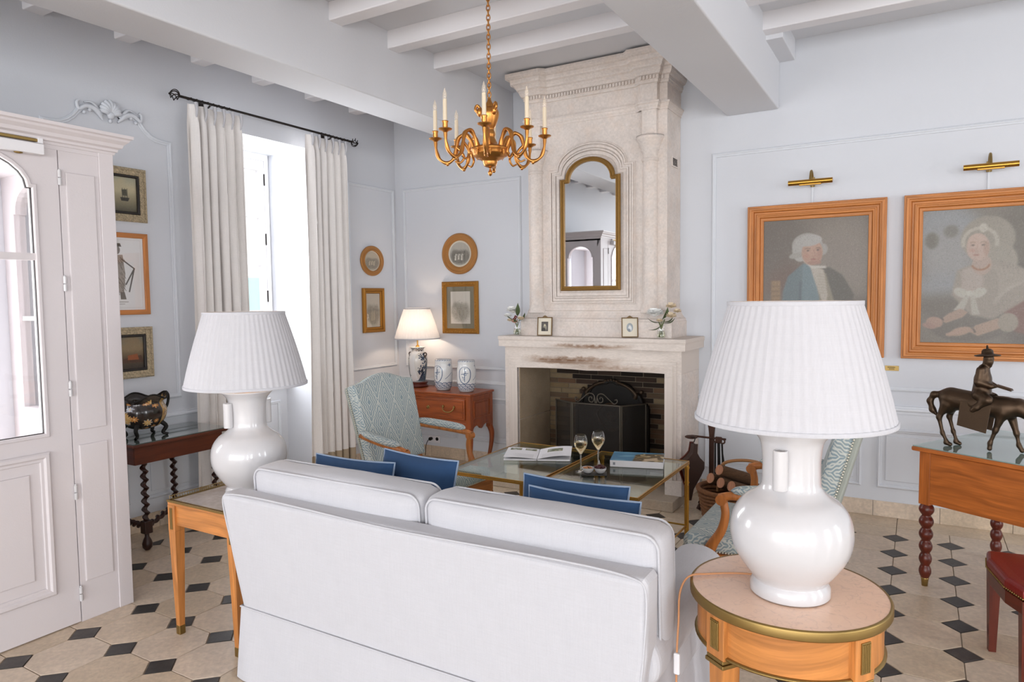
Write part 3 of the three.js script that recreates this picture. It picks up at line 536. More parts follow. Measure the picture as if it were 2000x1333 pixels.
// gilt looking glass on the overmantel
{
  const m = thing('mirror', 'arched looking glass in a narrow gilt wooden frame on the overmantel', 'mirror', [2.38, 1.684, 0.36]);
  const out = (o) => { const l = -0.27 + o, r = 0.27 - o, sh = 0.935 - o * 0.6, a = 0.222 - o, p = [[l, o], [r, o], [r, sh], [a, sh]]; for (let k = 1; k < 20; k++) { const t = k / 20 * PI; p.push([a * Math.cos(t), sh + (0.165 - o * 0.4) * Math.sin(t)]); } p.push([-a, sh], [l, sh]); return p; };
  mesh('frame', [ring(out(0), 0.036, 0.022, 0.006), ring(out(0.004), 0.016, 0.032, 0.006), ring(out(0.026), 0.012, 0.026, 0.003)], mat('oldGilt', '#8d6a35', { metalness: 0.7, roughness: 0.42, bumpMap: again(T.bumpFine, 8), bumpScale: 0.002, metres: true }), m);
  mesh('looking_glass', extrude(out(0.03), 0.003).translate(0, 0, 0.008), M.mirror, m, { free: true });
}
// iron fireback, folding spark guard
{
  const b = thing('fireback', 'black cast iron fireback with scrolled arched top against the sooty bricks', 'fireback', [2.40, 0.081, -0.06]);
  const half = [[0.35, 0.0], [0.35, 0.56], [0.345, 0.60], [0.30, 0.615], [0.285, 0.66], [0.27, 0.69], [0.225, 0.70], [0.21, 0.735], [0.165, 0.775], [0.10, 0.795], [0.05, 0.80], [0.03, 0.815]];
  const o = [...half, ...half.slice().reverse().map(([x, y]) => [-x, y])];
  mesh('plate', extrude(o, 0.028, { bevel: 0.006 }), M.blackIron, b);
  mesh('border', ring(o, 0.03, 0.03, 0.005).translate(0, 0, 0.012), M.blackIron, b);
  const rl = [sweep(curve([[0.06, 0.79, 0.036], [0.12, 0.775, 0.045], [0.19, 0.735, 0.04], [0.235, 0.69, 0.045], [0.225, 0.66, 0.04]], 16), (t) => 0.011 + 0.007 * t, 8), sweep(curve([[-0.06, 0.79, 0.036], [-0.12, 0.775, 0.045], [-0.19, 0.735, 0.04], [-0.235, 0.69, 0.045], [-0.225, 0.66, 0.04]], 16), (t) => 0.011 + 0.007 * t, 8)];
  for (let k = -2; k <= 2; k++) rl.push(ball(0.014, k * 0.026, 0.812 - Math.abs(k) * 0.006, 0.035, 10));
  rl.push(ball(0.02, 0.275, 0.715, 0.02), ball(0.02, -0.275, 0.715, 0.02), sweep(curve([[-0.1, 0.42, 0.03], [-0.13, 0.52, 0.042], [0, 0.6, 0.045], [0.13, 0.52, 0.042], [0.1, 0.42, 0.03], [0, 0.36, 0.04], [-0.1, 0.42, 0.03]], 30), 0.012, 8), ball(0.05, 0, 0.48, 0.03, 14));
  mesh('relief', rl, mat('wornIron', '#4a3a2b', { metalness: 0.5, roughness: 0.5 }), b);
  const s = thing('fire_screen', 'folding wire mesh spark guard with a scrolled steel top', 'fire screen', [2.44, 0.081, 0.40]);
  mat('steelFrame', '#5d574e', { metalness: 0.8, roughness: 0.45 });
  mat('wireMesh', '#2e2a26', { metalness: 0.4, roughness: 0.6, transparent: true, opacity: 0.55, side: THREE.DoubleSide });
  const panel = (name, a, b, h) => {                    // a, b plan points of the two posts
    const p = part(name, s), d = [b[0] - a[0], b[1] - a[1]], L = Math.hypot(...d), turn = -Math.atan2(d[1], d[0]), put = (g) => g.rotateY(turn).translate(a[0], 0, a[1]);
    mesh('panel_frame', put(join(ring(rect(0, L, 0, h), 0.012, 0.012, 0.002).translate(0, 0, -0.006))), M.steelFrame, p);
    mesh('wire_gauze', put(bb(0.012, L - 0.012, 0.012, h - 0.012, -0.0006, 0.0006)), M.wireMesh, p);
  };
  panel('side_panel', [-0.44, -0.13], [-0.225, 0], 0.66); panel('center_panel', [-0.222, 0], [0.22, 0], 0.66); panel('side_panel', [0.223, 0], [0.36, -0.22], 0.66);
  const sc = (s2) => [sweep(curve([[s2 * 0.005, 0.665, 0], [s2 * 0.02, 0.735, 0], [s2 * 0.06, 0.745, 0], [s2 * 0.12, 0.70, 0], [s2 * 0.165, 0.668, 0], [s2 * 0.19, 0.685, 0], [s2 * 0.185, 0.705, 0], [s2 * 0.168, 0.70, 0]], 34), 0.0045, 6), sweep(curve([[s2 * 0.012, 0.71, 0], [s2 * 0.03, 0.672, 0], [s2 * 0.06, 0.68, 0], [s2 * 0.06, 0.71, 0], [s2 * 0.04, 0.715, 0], [s2 * 0.036, 0.70, 0]], 26), 0.0045, 6)];
  mesh('scroll_top', [...sc(1), ...sc(-1)], M.steelFrame, s);
}
// companion set: square post on splayed feet, crossbar with hanging tools; bellows hung from the plate
{
  const p = thing('fire_tool_stand', 'brown iron fire tool stand with splayed feet beside the fireplace', 'tool stand', [3.405, 0, 0.42]);
  mat('rust', '#4a3024', { metalness: 0.5, roughness: 0.6, bumpMap: again(T.bumpFine, 8), bumpScale: 0.002, metres: true });
  mesh('post', [extrude(rect(-0.017, 0.017, 0, 0.5), 0.034, { bevel: 0.003 }).translate(0, 0.07, -0.017), extrude([[-0.017, 0], [0.017, 0], [0.022, 0.05], [0.027, 0.075], [-0.027, 0.075], [-0.022, 0.05]], 0.034, { bevel: 0.003 }).translate(0, 0.57, -0.017)], M.rust, p);
  for (const a of [0.5, 2.2, 3.7, 5.4]) mesh('foot', sweep(curve([[0, 0.09, 0], [0.04 * Math.cos(a), 0.075, 0.04 * Math.sin(a)], [0.09 * Math.cos(a), 0.06, 0.09 * Math.sin(a)], [0.125 * Math.cos(a), 0.012, 0.125 * Math.sin(a)]], 12), (t) => 0.012 + 0.004 * t, 7), M.rust, p);
  mesh('crossbar', [sweep([V(-0.15, 0.555, 0.02), V(0, 0.552, 0.02), V(0.11, 0.55, 0.02)], 0.008, 8), new THREE.SphereGeometry(0.05, 16, 8).scale(1, 0.28, 0.8).translate(-0.145, 0.55, 0.045)], M.rust, p);
  const tools = [['poker', 'slim black iron poker with a ring handle on the tool stand', 0.035, 0.006], ['fire_shovel', 'flat black iron fire shovel hanging in the middle of the tool stand', 0.062, 0.011], ['fire_tongs', 'black iron tongs with a looped grip at the end of the tool stand', 0.09, 0.007]];
  tools.forEach(([n, label, dx, r], i) => {
    const t = thing(n, label, 'fire tool', [3.405 + dx, 0.12, 0.45 + 0.012 * i]);
    mesh('rod', sweep(curve([[0, 0.0, 0], [0.004 * i, 0.2, 0], [0.0, 0.40, 0]], 10), r, 8), M.blackIron, t);
    mesh('grip', i === 1 ? rbox(0.05, 0.05, 0.022, 0.008, 0, 0.425, 0) : new THREE.TorusGeometry(0.016, 0.006, 8, 16).translate(0.004, 0.42, 0), M.rust, t);
    if (i === 1) mesh('blade', rbb(-0.03, 0.03, -0.06, 0.02, -0.004, 0.004, 0.003), M.blackIron, t);
    if (i === 2) mesh('arm', sweep(curve([[0, 0.36, 0], [0.02, 0.2, 0], [0.012, 0.0, 0]], 10), 0.006, 8), M.blackIron, t);
  });
  const b = thing('bellows', 'worn leather and wood bellows hanging by its handle beside the hearth', 'bellows', [3.25, 0.08, 0.515]);
  const outl = [[-0.012, 0], [0.012, 0], [0.022, 0.09], [0.07, 0.19], [0.092, 0.25], [0.085, 0.30], [0.045, 0.335], [0.02, 0.37], [0.016, 0.44], [-0.016, 0.44], [-0.02, 0.37], [-0.045, 0.335], [-0.085, 0.30], [-0.092, 0.25], [-0.07, 0.19], [-0.022, 0.09]].map(([x, y]) => [x, y]);
  mat('leather', '#3b2419', { roughness: 0.6, bumpMap: again(T.bumpFine, 6), bumpScale: 0.002, metres: true });
  const lay = (g) => g.rotateY(0.75).rotateZ(-0.10);
  mesh('board', lay(extrude(outl, 0.012, { bevel: 0.003 }).translate(0, 0, 0.028)), M.leather, b);
  mesh('board', lay(extrude(outl, 0.012, { bevel: 0.003 }).translate(0, 0, -0.04)), M.redWood, b);
  mesh('leather_fold', lay(extrude(offsetRing(outl.slice(2, 14), 0.006), 0.062, { bevel: 0.008 }).translate(0, 0, -0.03)), M.leather, b);
  mesh('nozzle', lay(cyl(0.006, 0.012, 0.07, 0, -0.06, 0, 10)), M.oldBrass, b);
  mesh('hook', sweep(curve([[0.045, 0.44, 0], [0.05, 0.475, -0.01], [0.02, 0.478, -0.01]], 8), 0.004, 6), M.iron, b);
}
// basket of logs behind the second armchair
{
  const b = thing('log_basket', 'wicker log basket with a bent cane handle behind the armchair', 'basket', [3.66, 0, 0.75]);
  mat('wicker', '#8a5c33', { roughness: 0.8, map: again(T.wood, 6), metres: true });
  const w = []; for (let k = 0; k < 9; k++) { const y = 0.02 + k * 0.026, r = 0.17 + 0.004 * k; w.push(sweep(curve(Array.from({ length: 16 }, (_, i) => { const a = i / 16 * TAU; return [1.25 * r * Math.cos(a), y + 0.004 * (i & 1 ? 1 : -1), r * Math.sin(a)]; }), 48, true), 0.014, 6, { closed: true })); }
  mesh('weave', w, M.wicker, b);
  mesh('rim', sweep(curve(Array.from({ length: 16 }, (_, i) => { const a = i / 16 * TAU; return [0.26 * Math.cos(a), 0.26, 0.208 * Math.sin(a)]; }), 40, true), 0.018, 8, { closed: true }), M.wicker, b);
  mesh('handle', sweep(curve([[-0.12, 0.24, 0.02], [-0.115, 0.38, 0.01], [-0.08, 0.445, 0], [0.1, 0.475, -0.02], [0.2, 0.44, -0.02], [0.215, 0.25, -0.02]], 30), 0.011, 8), mat('cane', '#9a6a3d', { roughness: 0.5 }), b);
  mat('bark', '#6f5236', { roughness: 0.95, map: again(T.wood, 3, 5), bumpMap: again(T.bumpFine, 6), bumpScale: 0.006, metres: true });
  [[-0.085, 0.29, -0.055, 1.0], [-0.01, 0.37, 0.0, 1.0], [0.085, 0.28, 0.055, 1.0], [0.0, 0.28, 0.0, 1.0]].forEach(([x, y, z, a], i) => {
    const l = thing('log', ['split log leaning out of the basket towards the hearth', 'mossy round log lying across the basket top', 'short log tucked against the basket rim', 'thin log at the back of the basket'][i], 'log', [3.66 + x, y, 0.75 + z], a);
    mesh('bark_body', cyl(0.042, 0.038, 0.3, 0, -0.15, 0, 12).rotateZ(PI / 2 - 0.35), M.bark, l, { uv: 'x' });
    mesh('end_grain', cyl(0.036, 0.036, 0.304, 0, -0.152, 0, 12).rotateZ(PI / 2 - 0.35), M.frameWood, l);
  });
}

// ---------------------------------------------------------------- patterned cloth
T.ikat = dataTex(512, (i, x, y) => {                  // blue-grey ground, fine pale lines stepping round a lattice of diamonds
  const u = x / 512, v = y / 512, w = 0.02 * Math.sin(v * TAU * 8) + 0.02 * (N.b[i] - 0.5), d2 = (a, b) => { let dx = Math.abs(u - a), dy = Math.abs(v - b); dx = Math.min(dx, 1 - dx); dy = Math.min(dy, 1 - dy); return dx + dy; };
  const d = Math.min(d2(0, 0), d2(0.5, 0.5)) + w, k = d * 8.5, line = 0.5 + 0.5 * Math.cos(k * TAU), st = 0.5 + 0.5 * Math.sin((u * 9 + v * 18) * TAU) * 0.4;
  const core = d < 0.03 ? 0.9 : 0, pale = sm(0.35, 0.75, line + 0.12 * (st - 0.5) + 0.25 * (N.fine[i] - 0.5));
  return mixc(mixc(hex('#7d929c'), hex('#949f9f'), N.a[i]), hex('#c6c8c1'), clamp(pale * 0.9 * (1 - core) + 0.08));
}, { repeat: [6.4, 3.9] });
mat('ikat', '#ffffff', { map: T.ikat, roughness: 0.92, bumpMap: T.weave, bumpScale: 0.0008, metres: true });
mat('greyCloth', '#a3a89f', { map: T.linen, roughness: 0.95, metres: true });
mat('nails', '#d9d4c4', { roughness: 0.35, metalness: 0.5 });

// ---------------------------------------------------------------- sofa seen from behind
const pad = (w, h, d, r, puff, n = 14) => {           // soft cushion standing in xy, thickness d along z
  const g = new RoundedBoxGeometry(w, h, d, 5, r); const q = flat(new THREE.BoxGeometry(w, h, d, n, n, 6)), p = q.attributes.position;
  for (let i = 0; i < p.count; i++) {
    let x = p.getX(i) / (w / 2), y = p.getY(i) / (h / 2), z = p.getZ(i) / (d / 2);
    const k = (1 - Math.pow(Math.abs(x), 4)) * (1 - Math.pow(Math.abs(y), 4));
    const ex = Math.max(0, Math.abs(x) * w / 2 - (w / 2 - r)), ey = Math.max(0, Math.abs(y) * h / 2 - (h / 2 - r)), ez = Math.max(0, Math.abs(z) * d / 2 - (d / 2 - r));
    const l = Math.max(ex, ey, ez), len = Math.hypot(ex, ey, ez), f = len > 0 ? l / len : 1;
    const X = Math.sign(x) * (Math.min(Math.abs(x) * w / 2, w / 2 - r) + ex * f), Y = Math.sign(y) * (Math.min(Math.abs(y) * h / 2, h / 2 - r) + ey * f), Z = Math.sign(z) * (Math.min(Math.abs(z) * d / 2, d / 2 - r) + ez * f);
    p.setXYZ(i, X, Y + 0.006 * Math.sin(X * 9 + 1) * (y > 0 ? 1 : 0), Z + Math.sign(z) * puff * k);
  }
  q.deleteAttribute('normal'); const m = mergeVertices(q.deleteAttribute('uv') && q, 0.0004); m.computeVertexNormals(); return flat(m);
};
const loopRect = (w, h, r, z, n = 6) => { const p = []; for (const [sx, sy, a0] of [[1, 1, 0], [-1, 1, PI / 2], [-1, -1, PI], [1, -1, 1.5 * PI]]) for (let k = 0; k <= n; k++) { const a = a0 + k / n * PI / 2; p.push(V(sx * (w / 2 - r) + r * Math.cos(a), sy * (h / 2 - r) + r * Math.sin(a), z)); } return p; };
{
  const s = thing('sofa', 'white linen two-seat sofa with a long skirt, seen from behind', 'sofa', [3.095, 0, 3.27]), O = { world: true };
  // back: tapering slab, soft top
  mesh('back', extrude([[2.245, 0.29], [4.035, 0.29], [4.07, 0.55], [4.073, 0.775], [4.06, 0.792], [2.135, 0.792], [2.118, 0.775], [2.17, 0.56]], 0.115, { bevel: 0.022, seg: 4 }).translate(0, 0, 3.632), M.linenWhite, s, O);
  mesh('piping', sweep(curve([[2.252, 0.3, 3.74], [2.18, 0.56, 3.742], [2.13, 0.765, 3.742], [2.15, 0.784, 3.742], [3.1, 0.785, 3.743], [4.045, 0.784, 3.742], [4.064, 0.765, 3.742], [4.06, 0.55, 3.742], [4.028, 0.3, 3.74]], 90), 0.004, 6), M.linenWhite, s, O);
  mesh('base', rbb(2.24, 4.0, 0.12, 0.335, 2.86, 3.66, 0.03, 3), M.linenWhite, s, O);
  // skirt: four hanging sides with soft folds and a pleat at each corner
  const side = (a, b, flare) => grid((u, v) => { const x = lerp(a[0], b[0], u), z = lerp(a[1], b[1], u), nx = (b[1] - a[1]), nz = -(b[0] - a[0]), l = Math.hypot(nx, nz), drop = 1 - v, wv = flare * drop + 0.006 * drop * Math.sin(u * 19) + 0.012 * drop * Math.exp(-Math.pow((u - 0.03) / 0.03, 2)) - 0.02 * drop * Math.exp(-Math.pow((u - 0.965) / 0.02, 2)); return [x - nx / l * wv, 0.004 + 0.306 * v, z - nz / l * wv]; }, 60, 8);
  const c = [[2.232, 3.746], [4.035, 3.746], [4.06, 2.86], [2.2, 2.86]];
  mesh('skirt', [side(c[0], c[1], 0.03), side(c[1], c[2], 0.03), side(c[2], c[3], 0.03), side(c[3], c[0], 0.03)], mat('skirtLinen', '#cac9cd', { map: T.linen, roughness: 0.92, metres: true, side: THREE.DoubleSide }), s, O);
  mesh('skirt_seam', sweep([V(2.232, 0.306, 3.75), V(3.1, 0.306, 3.753), V(4.035, 0.306, 3.75)], 0.004, 6), M.linenWhite, s, O);
  // rolled arms sweeping forward
  for (const [k, cx] of [[1, 3.97], [-1, 2.26]]) {
    const g = []; const sec = [[-0.10, 0.30], [0.085, 0.30], [0.09, 0.42], [0.115, 0.46], [0.12, 0.51], [0.10, 0.56], [0.06, 0.59], [0.0, 0.60], [-0.06, 0.585], [-0.095, 0.54], [-0.10, 0.48]].map(([x, y]) => [k > 0 ? x : -x, y]);
    const fine = curve(sec.map(([x, y]) => [x, y, 0]), 64, true).slice(0, -1).map((q) => [q.x, q.y]); g.push(extrude(k > 0 ? fine : fine.reverse(), 0.86, { bevel: 0.03, seg: 4 }).translate(cx, 0, 2.83));
    mesh('arm', g, M.linenWhite, s, O);
  }
  for (const [x0, x1] of [[2.27, 3.09], [3.10, 3.92]]) mesh('seat_cushion', pad(x1 - x0, 0.70, 0.14, 0.045, 0.02).rotateX(-PI / 2).translate((x0 + x1) / 2, 0.412, 3.15), M.linenWhite, s, O);
  for (const [x0, x1, y] of [[2.195, 3.148, 0.905], [3.156, 4.083, 0.905]]) {
    const w = x1 - x0, h = 0.47, d = 0.17, tilt = (g) => g.rotateX(0.06).translate((x0 + x1) / 2, y - h / 2, 3.55), cu = part('back_cushion', s);
    mesh('cushion_cover', tilt(pad(w, h, d, 0.05, 0.018, 18)), M.linenWhite, cu, O);
    mesh('piping', tilt(join(sweep(loopRect(w - 0.025, h - 0.025, 0.05, 0.074), 0.005, 6, { closed: true }), sweep(loopRect(w - 0.025, h - 0.025, 0.05, -0.074), 0.005, 6, { closed: true }))), M.linenWhite, cu, O);
  }
}
// scatter cushions
{
  const make = (x, y, z, turn, tilt, label, size = 0.46) => {
    const t = thing('scatter_cushion', label, 'cushion', [x, y, z], turn, 'blue scatter cushions on the sofa');
    const g = grid((u, v) => [0, 0, 0], 1, 1); const n = 18, mk = (s) => grid((u, v) => { const a = u * 2 - 1, b = v * 2 - 1, e = (1 - a * a * a * a) * (1 - b * b * b * b), pin = 1 - 0.06 * (1 - Math.abs(a)) * 0 - 0.05 * (1 - a * a) * Math.abs(b) * 0.8; return [s * a * size / 2 * (1 - 0.045 * (1 - b * b)), b * size * 0.455 * (1 - 0.045 * (1 - a * a)), s * 0.07 * Math.pow(Math.max(e, 0), 0.6)]; }, n, n);
    const lay = (q) => q.rotateX(tilt);
    mesh('cover', lay(join(mk(1), mk(-1))), M.blueVelvet, t);
    const edge = []; for (const [f, sx] of [[0, 1], [1, 1], [2, 1], [3, 1]]) for (let k = 0; k < 12; k++) { const q = k / 12 * 2 - 1, e = 1 - 0.045 * (1 - q * q), h = size / 2; const v = size * 0.455; edge.push(f === 0 ? V(q * h, -v * e, 0) : f === 1 ? V(h * e, q * v, 0) : f === 2 ? V(-q * h, v * e, 0) : V(-h * e, -q * v, 0)); }
    mesh('piping', lay(sweep(edge, 0.0045, 6, { closed: true })), M.piping, t);
  };
  make(2.52, 0.695, 3.36, 0.06, -0.16, 'blue cushion with pale piping at the end of the sofa near the armchair');
  make(2.80, 0.718, 3.245, -0.10, -0.2, 'blue cushion tucked before another, next to the gap between the sofa back cushions');
  make(3.58, 0.698, 3.24, 0.02, -0.2, 'blue cushion half hidden behind another, close to the coffee table corner');
  make(3.68, 0.692, 3.375, -0.02, -0.14, 'blue cushion lying along the sofa back cushion nearest the round table');
}
// ---------------------------------------------------------------- brass and glass coffee tables
const coffeeLabels = ['brass coffee table with glass top carrying the open magazine', 'brass coffee table with glass top carrying the champagne glasses'];
[[2.27, 2.888], [2.906, 3.512]].forEach(([x0, x1], i) => {
  const z0 = 1.372, z1 = 2.302, h = 0.583, t = thing('coffee_table', coffeeLabels[i], 'coffee table', [(x0 + x1) / 2, 0, (z0 + z1) / 2], 0, 'pair of coffee tables'), O = { world: true };
  const r = 0.014;
  for (const [x, z] of [[x0 + r, z0 + r], [x1 - r, z0 + r], [x0 + r, z1 - r], [x1 - r, z1 - r]]) {
    const l = mesh('leg', lathe([[0.006, 0], [0.011, 0.012], [0.007, 0.03], [0.011, 0.04], [0.013, 0.06], [0.0125, 0.44], [0.017, 0.448], [0.013, 0.458], [0.0135, 0.53], [0.018, 0.545], [0.013, 0.555], [0.016, 0.565], [0.016, 0.572]], 14, x, 0, z), M.brass, t, O);
    const fl = []; for (let k = 0; k < 10; k++) fl.push(cyl(0.0028, 0.0028, 0.36, x + 0.012 * Math.cos(k / 10 * TAU), 0.07, z + 0.012 * Math.sin(k / 10 * TAU), 5)); mesh('fluting', fl, M.brass, t, O);
  }
  const bars = (i, w, y0, y1) => [rbb(x0 + i, x1 - i, y0, y1, z0 + i, z0 + w, 0.002), rbb(x0 + i, x1 - i, y0, y1, z1 - w, z1 - i, 0.002), rbb(x0 + i, x0 + w, y0, y1, z0 + w, z1 - w, 0.002), rbb(x1 - w, x1 - i, y0, y1, z0 + w, z1 - w, 0.002)];
  mesh('top_frame', [...bars(0, 0.026, h - 0.018, h - 0.005), ...bars(0.001, 0.008, h - 0.004, h + 0.003)], M.brass, t, O);
  mesh('glass_top', bb(x0 + 0.009, x1 - 0.009, h - 0.004, h + 0.001, z0 + 0.009, z1 - 0.009), M.tableGlass, t, O);
  const c = [(x0 + x1) / 2, (z0 + z1) / 2], y = 0.17;
  mesh('stretcher', [sweep([V(x0 + r, y, z0 + r), V(x1 - r, y, z0 + r)], 0.006, 8), sweep([V(x0 + r, y, z1 - r), V(x1 - r, y, z1 - r)], 0.006, 8), sweep([V(x0 + r, y, z0 + r), V(x0 + r, y, z1 - r)], 0.006, 8), sweep([V(x1 - r, y, z0 + r), V(x1 - r, y, z1 - r)], 0.006, 8)], M.brass, t, O);
});
// ---------------------------------------------------------------- armchairs
function cabriole(h, out, r0, r1) { return (dx, dz) => sweep(curve([[0, h, 0], [dx * out * 0.6, h * 0.82, dz * out * 0.6], [dx * out, h * 0.62, dz * out], [dx * out * 0.35, h * 0.28, dz * out * 0.35], [dx * out * 0.15, h * 0.10, dz * out * 0.15], [dx * out * 0.55, 0.018, dz * out * 0.55]], 20), (t) => t < 0.85 ? lerp(r0, r1, t / 0.85) : r1 + (t - 0.85) * 0.05, 10); }
const LEG = cabriole(0.32, 0.035, 0.03, 0.013);
function armchair(label, pos, turn) {
  const t = thing('armchair', label, 'armchair', pos, turn);
  const fr = 0.33, wf = 0.33, wb = 0.28, bk = -0.27;
  // seat frame with shaped apron
  const apron = (w) => { const p = [[-w, 0.385], [-w, 0.30], [-w * 0.8, 0.315], [-w * 0.45, 0.335], [-w * 0.2, 0.315], [0, 0.30], [w * 0.2, 0.315], [w * 0.45, 0.335], [w * 0.8, 0.315], [w, 0.30], [w, 0.385]]; return extrude(p.reverse(), 0.035, { bevel: 0.006 }); };
  mesh('front_rail', apron(wf - 0.01).translate(0, 0, fr - 0.035), M.chairWood, t);
  mesh('carving', [ball(0.018, 0, 0.335, fr + 0.002, 10), ...[-1, 1].flatMap((s) => [sweep(curve([[s * 0.02, 0.335, fr + 0.002], [s * 0.06, 0.35, fr + 0.006], [s * 0.1, 0.338, fr + 0.002]], 8), (q) => 0.009 - 0.006 * q, 6), sweep(curve([[s * 0.02, 0.325, fr + 0.002], [s * 0.05, 0.318, fr + 0.006], [s * 0.08, 0.33, fr + 0.002]], 8), (q) => 0.007 - 0.004 * q, 6)])], M.chairWood, t);
  const sl = Math.atan2(wf - wb, fr - bk);
  for (const s of [-1, 1]) mesh('side_rail', apron(0.29).rotateY(s * PI / 2).translate(s > 0 ? -0.03 : 0.03, 0, 0).rotateY(s * sl).translate(s * ((wf + wb) / 2 + 0.018), 0, (fr + bk) / 2), M.chairWood, t);
  mesh('back_rail', rbb(-wb, wb, 0.31, 0.385, bk - 0.01, bk + 0.025, 0.005), M.chairWood, t);
  for (const s of [-1, 1]) { mesh('leg', LEG(s * 0.75, 0.75).translate(s * (wf - 0.022), 0, fr - 0.03), M.chairWood, t, { uv: 'y' }); mesh('leg', LEG(s * 0.5, -0.85).translate(s * (wb - 0.02), 0, bk + 0.015), M.chairWood, t, { uv: 'y' }); }
  // seat
  const sp = [[-wf + 0.03, fr], [wf - 0.03, fr], [wf + 0.004, fr - 0.03], [wb + 0.004, bk + 0.02], [-wb - 0.004, bk + 0.02], [-wf - 0.004, fr - 0.03]];
  const seat = flat(extrude(sp.map(([x, z]) => [x, -z]), 0.085, { bevel: 0.035, seg: 5 }).rotateX(-PI / 2).translate(0, 0.375, 0)), dome = seat.attributes.position;
  mesh('seat', [seat, grid((u, v) => { const x = (u * 2 - 1), z = (v * 2 - 1), w = lerp(wb, wf, v) - 0.035; return [x * w, 0.4585 + 0.03 * (1 - x * x) * (1 - z * z), lerp(bk + 0.055, fr - 0.036, v)]; }, 12, 12)], M.ikat, t);
  const nailPath = (pts, step) => { const out = []; for (let i = 0; i < pts.length - 1; i++) { const L = pts[i].distanceTo(pts[i + 1]), n = Math.max(1, Math.round(L / step)); for (let k = 0; k < n; k++) out.push(new THREE.IcosahedronGeometry(0.0052, 0).translate(...pts[i].clone().lerp(pts[i + 1], k / n).toArray())); } return out; };
  mesh('nail_trim', [...nailPath([V(-wb - 0.005, 0.392, bk + 0.03), V(-wf - 0.005, 0.392, fr - 0.03), V(-wf + 0.03, 0.392, fr + 0.002), V(wf - 0.03, 0.392, fr + 0.002), V(wf + 0.005, 0.392, fr - 0.03), V(wb + 0.005, 0.392, bk + 0.03)], 0.014)], M.nails, t).userData.kind = 'stuff';
  // raked back with camel crest
  const rake = 0.26, tiltB = (g) => g.rotateX(-rake).translate(0, 0.495, bk - 0.005);
  const wB = 0.265, wT = 0.295, outline = [[-wB, 0], [wB, 0], [wT, 0.545], [wT - 0.006, 0.565], [wT - 0.045, 0.572]]; for (let k = 0; k <= 16; k++) { const q = 1 - k / 8, x = q * (wT - 0.075); outline.push([x, 0.575 + 0.055 * Math.pow(Math.cos(q * PI / 2), 1.3)]); } outline.push([-wT + 0.045, 0.572], [-wT + 0.006, 0.565], [-wT, 0.545]);
  mesh('backrest', tiltB(join(extrude(outline, 0.085, { bevel: 0.028, seg: 4 }).translate(0, 0, -0.02), grid((u, v) => { const x = u * 2 - 1, y = v * 2 - 1, w = lerp(wB, wT, v) - 0.03; return [x * w, 0.03 + 0.53 * v, 0.0655 + 0.022 * (1 - x * x) * (1 - y * y)]; }, 12, 12))), M.ikat, t);
  mesh('back_lining', tiltB(extrude(offsetRing(outline, 0.004), 0.026, { bevel: 0.008 }).translate(0, 0, -0.04)), M.greyCloth, t);
  const rim = offsetRing(outline, 0.002).map(([x, y]) => V(x, y, -0.014)); rim.push(rim[0].clone());
  mesh('back_nail_trim', tiltB(join(nailPath(rim, 0.014))), M.nails, t).userData.kind = 'stuff';
  for (const s of [-1, 1]) mesh('back_post', sweep([V(s * 0.235, 0.33, bk + 0.005), V(s * 0.24, 0.44, bk - 0.01), V(s * 0.245, 0.53, bk - 0.035)], 0.017, 8), M.chairWood, t);
  mesh('lower_back_rail', tiltB(rbb(-wB + 0.01, wB - 0.01, -0.022, 0.006, -0.02, 0.03, 0.008)), M.chairWood, t);
  // arms: padded rail, scrolled knuckle, swept post
  for (const s of [-1, 1]) {
    const a = part('arm', t);
    mesh('arm_rail', sweep(curve([[s * 0.27, 0.715, bk - 0.055], [s * 0.31, 0.70, bk + 0.12], [s * 0.335, 0.685, 0.04], [s * 0.338, 0.68, 0.10], [s * 0.336, 0.665, 0.145]], 20), (q) => 0.017 + 0.005 * q, 10), M.chairWood, a);
    mesh('knuckle', [new THREE.CylinderGeometry(0.026, 0.026, 0.046, 16).rotateZ(PI / 2).translate(s * 0.336, 0.66, 0.135), new THREE.CylinderGeometry(0.013, 0.013, 0.052, 12).rotateZ(PI / 2).translate(s * 0.336, 0.66, 0.135)], M.chairWood, a);
    mesh('arm_post', sweep(curve([[s * 0.336, 0.66, 0.13], [s * 0.336, 0.59, 0.118], [s * 0.337, 0.51, 0.135], [s * 0.333, 0.44, 0.175], [s * 0.325, 0.39, 0.20]], 18), (q) => 0.019 + 0.011 * q * q, 10, { flatY: 1 }), M.chairWood, a, { uv: 'y' });
    mesh('arm_pad', grid((u, v) => { const q = u * 2 - 1, e = Math.pow(Math.max(0, 1 - Math.pow(Math.abs(q), 5)), 0.5), an = v * TAU, z = lerp(bk - 0.04, 0.095, u), x = lerp(0.276, 0.337, Math.sin(u * PI / 2)), y = lerp(0.735, 0.70, u); return [s * (x + s * 0.034 * e * Math.cos(an)), y + 0.008 + 0.026 * e * Math.sin(an), z]; }, 20, 14), mat('ikatPad', '#ffffff', { map: T.ikat, roughness: 0.92, metres: true, side: THREE.DoubleSide }), a);
  }
  return t;
}
armchair('blue patterned armchair with carved wooden frame beside the window curtain', [1.87, 0, 1.98], PI / 2 - 0.06);
armchair('blue patterned armchair with carved wooden frame partly hidden by the round-table lamp', [4.09, 0, 2.03], -PI / 2);
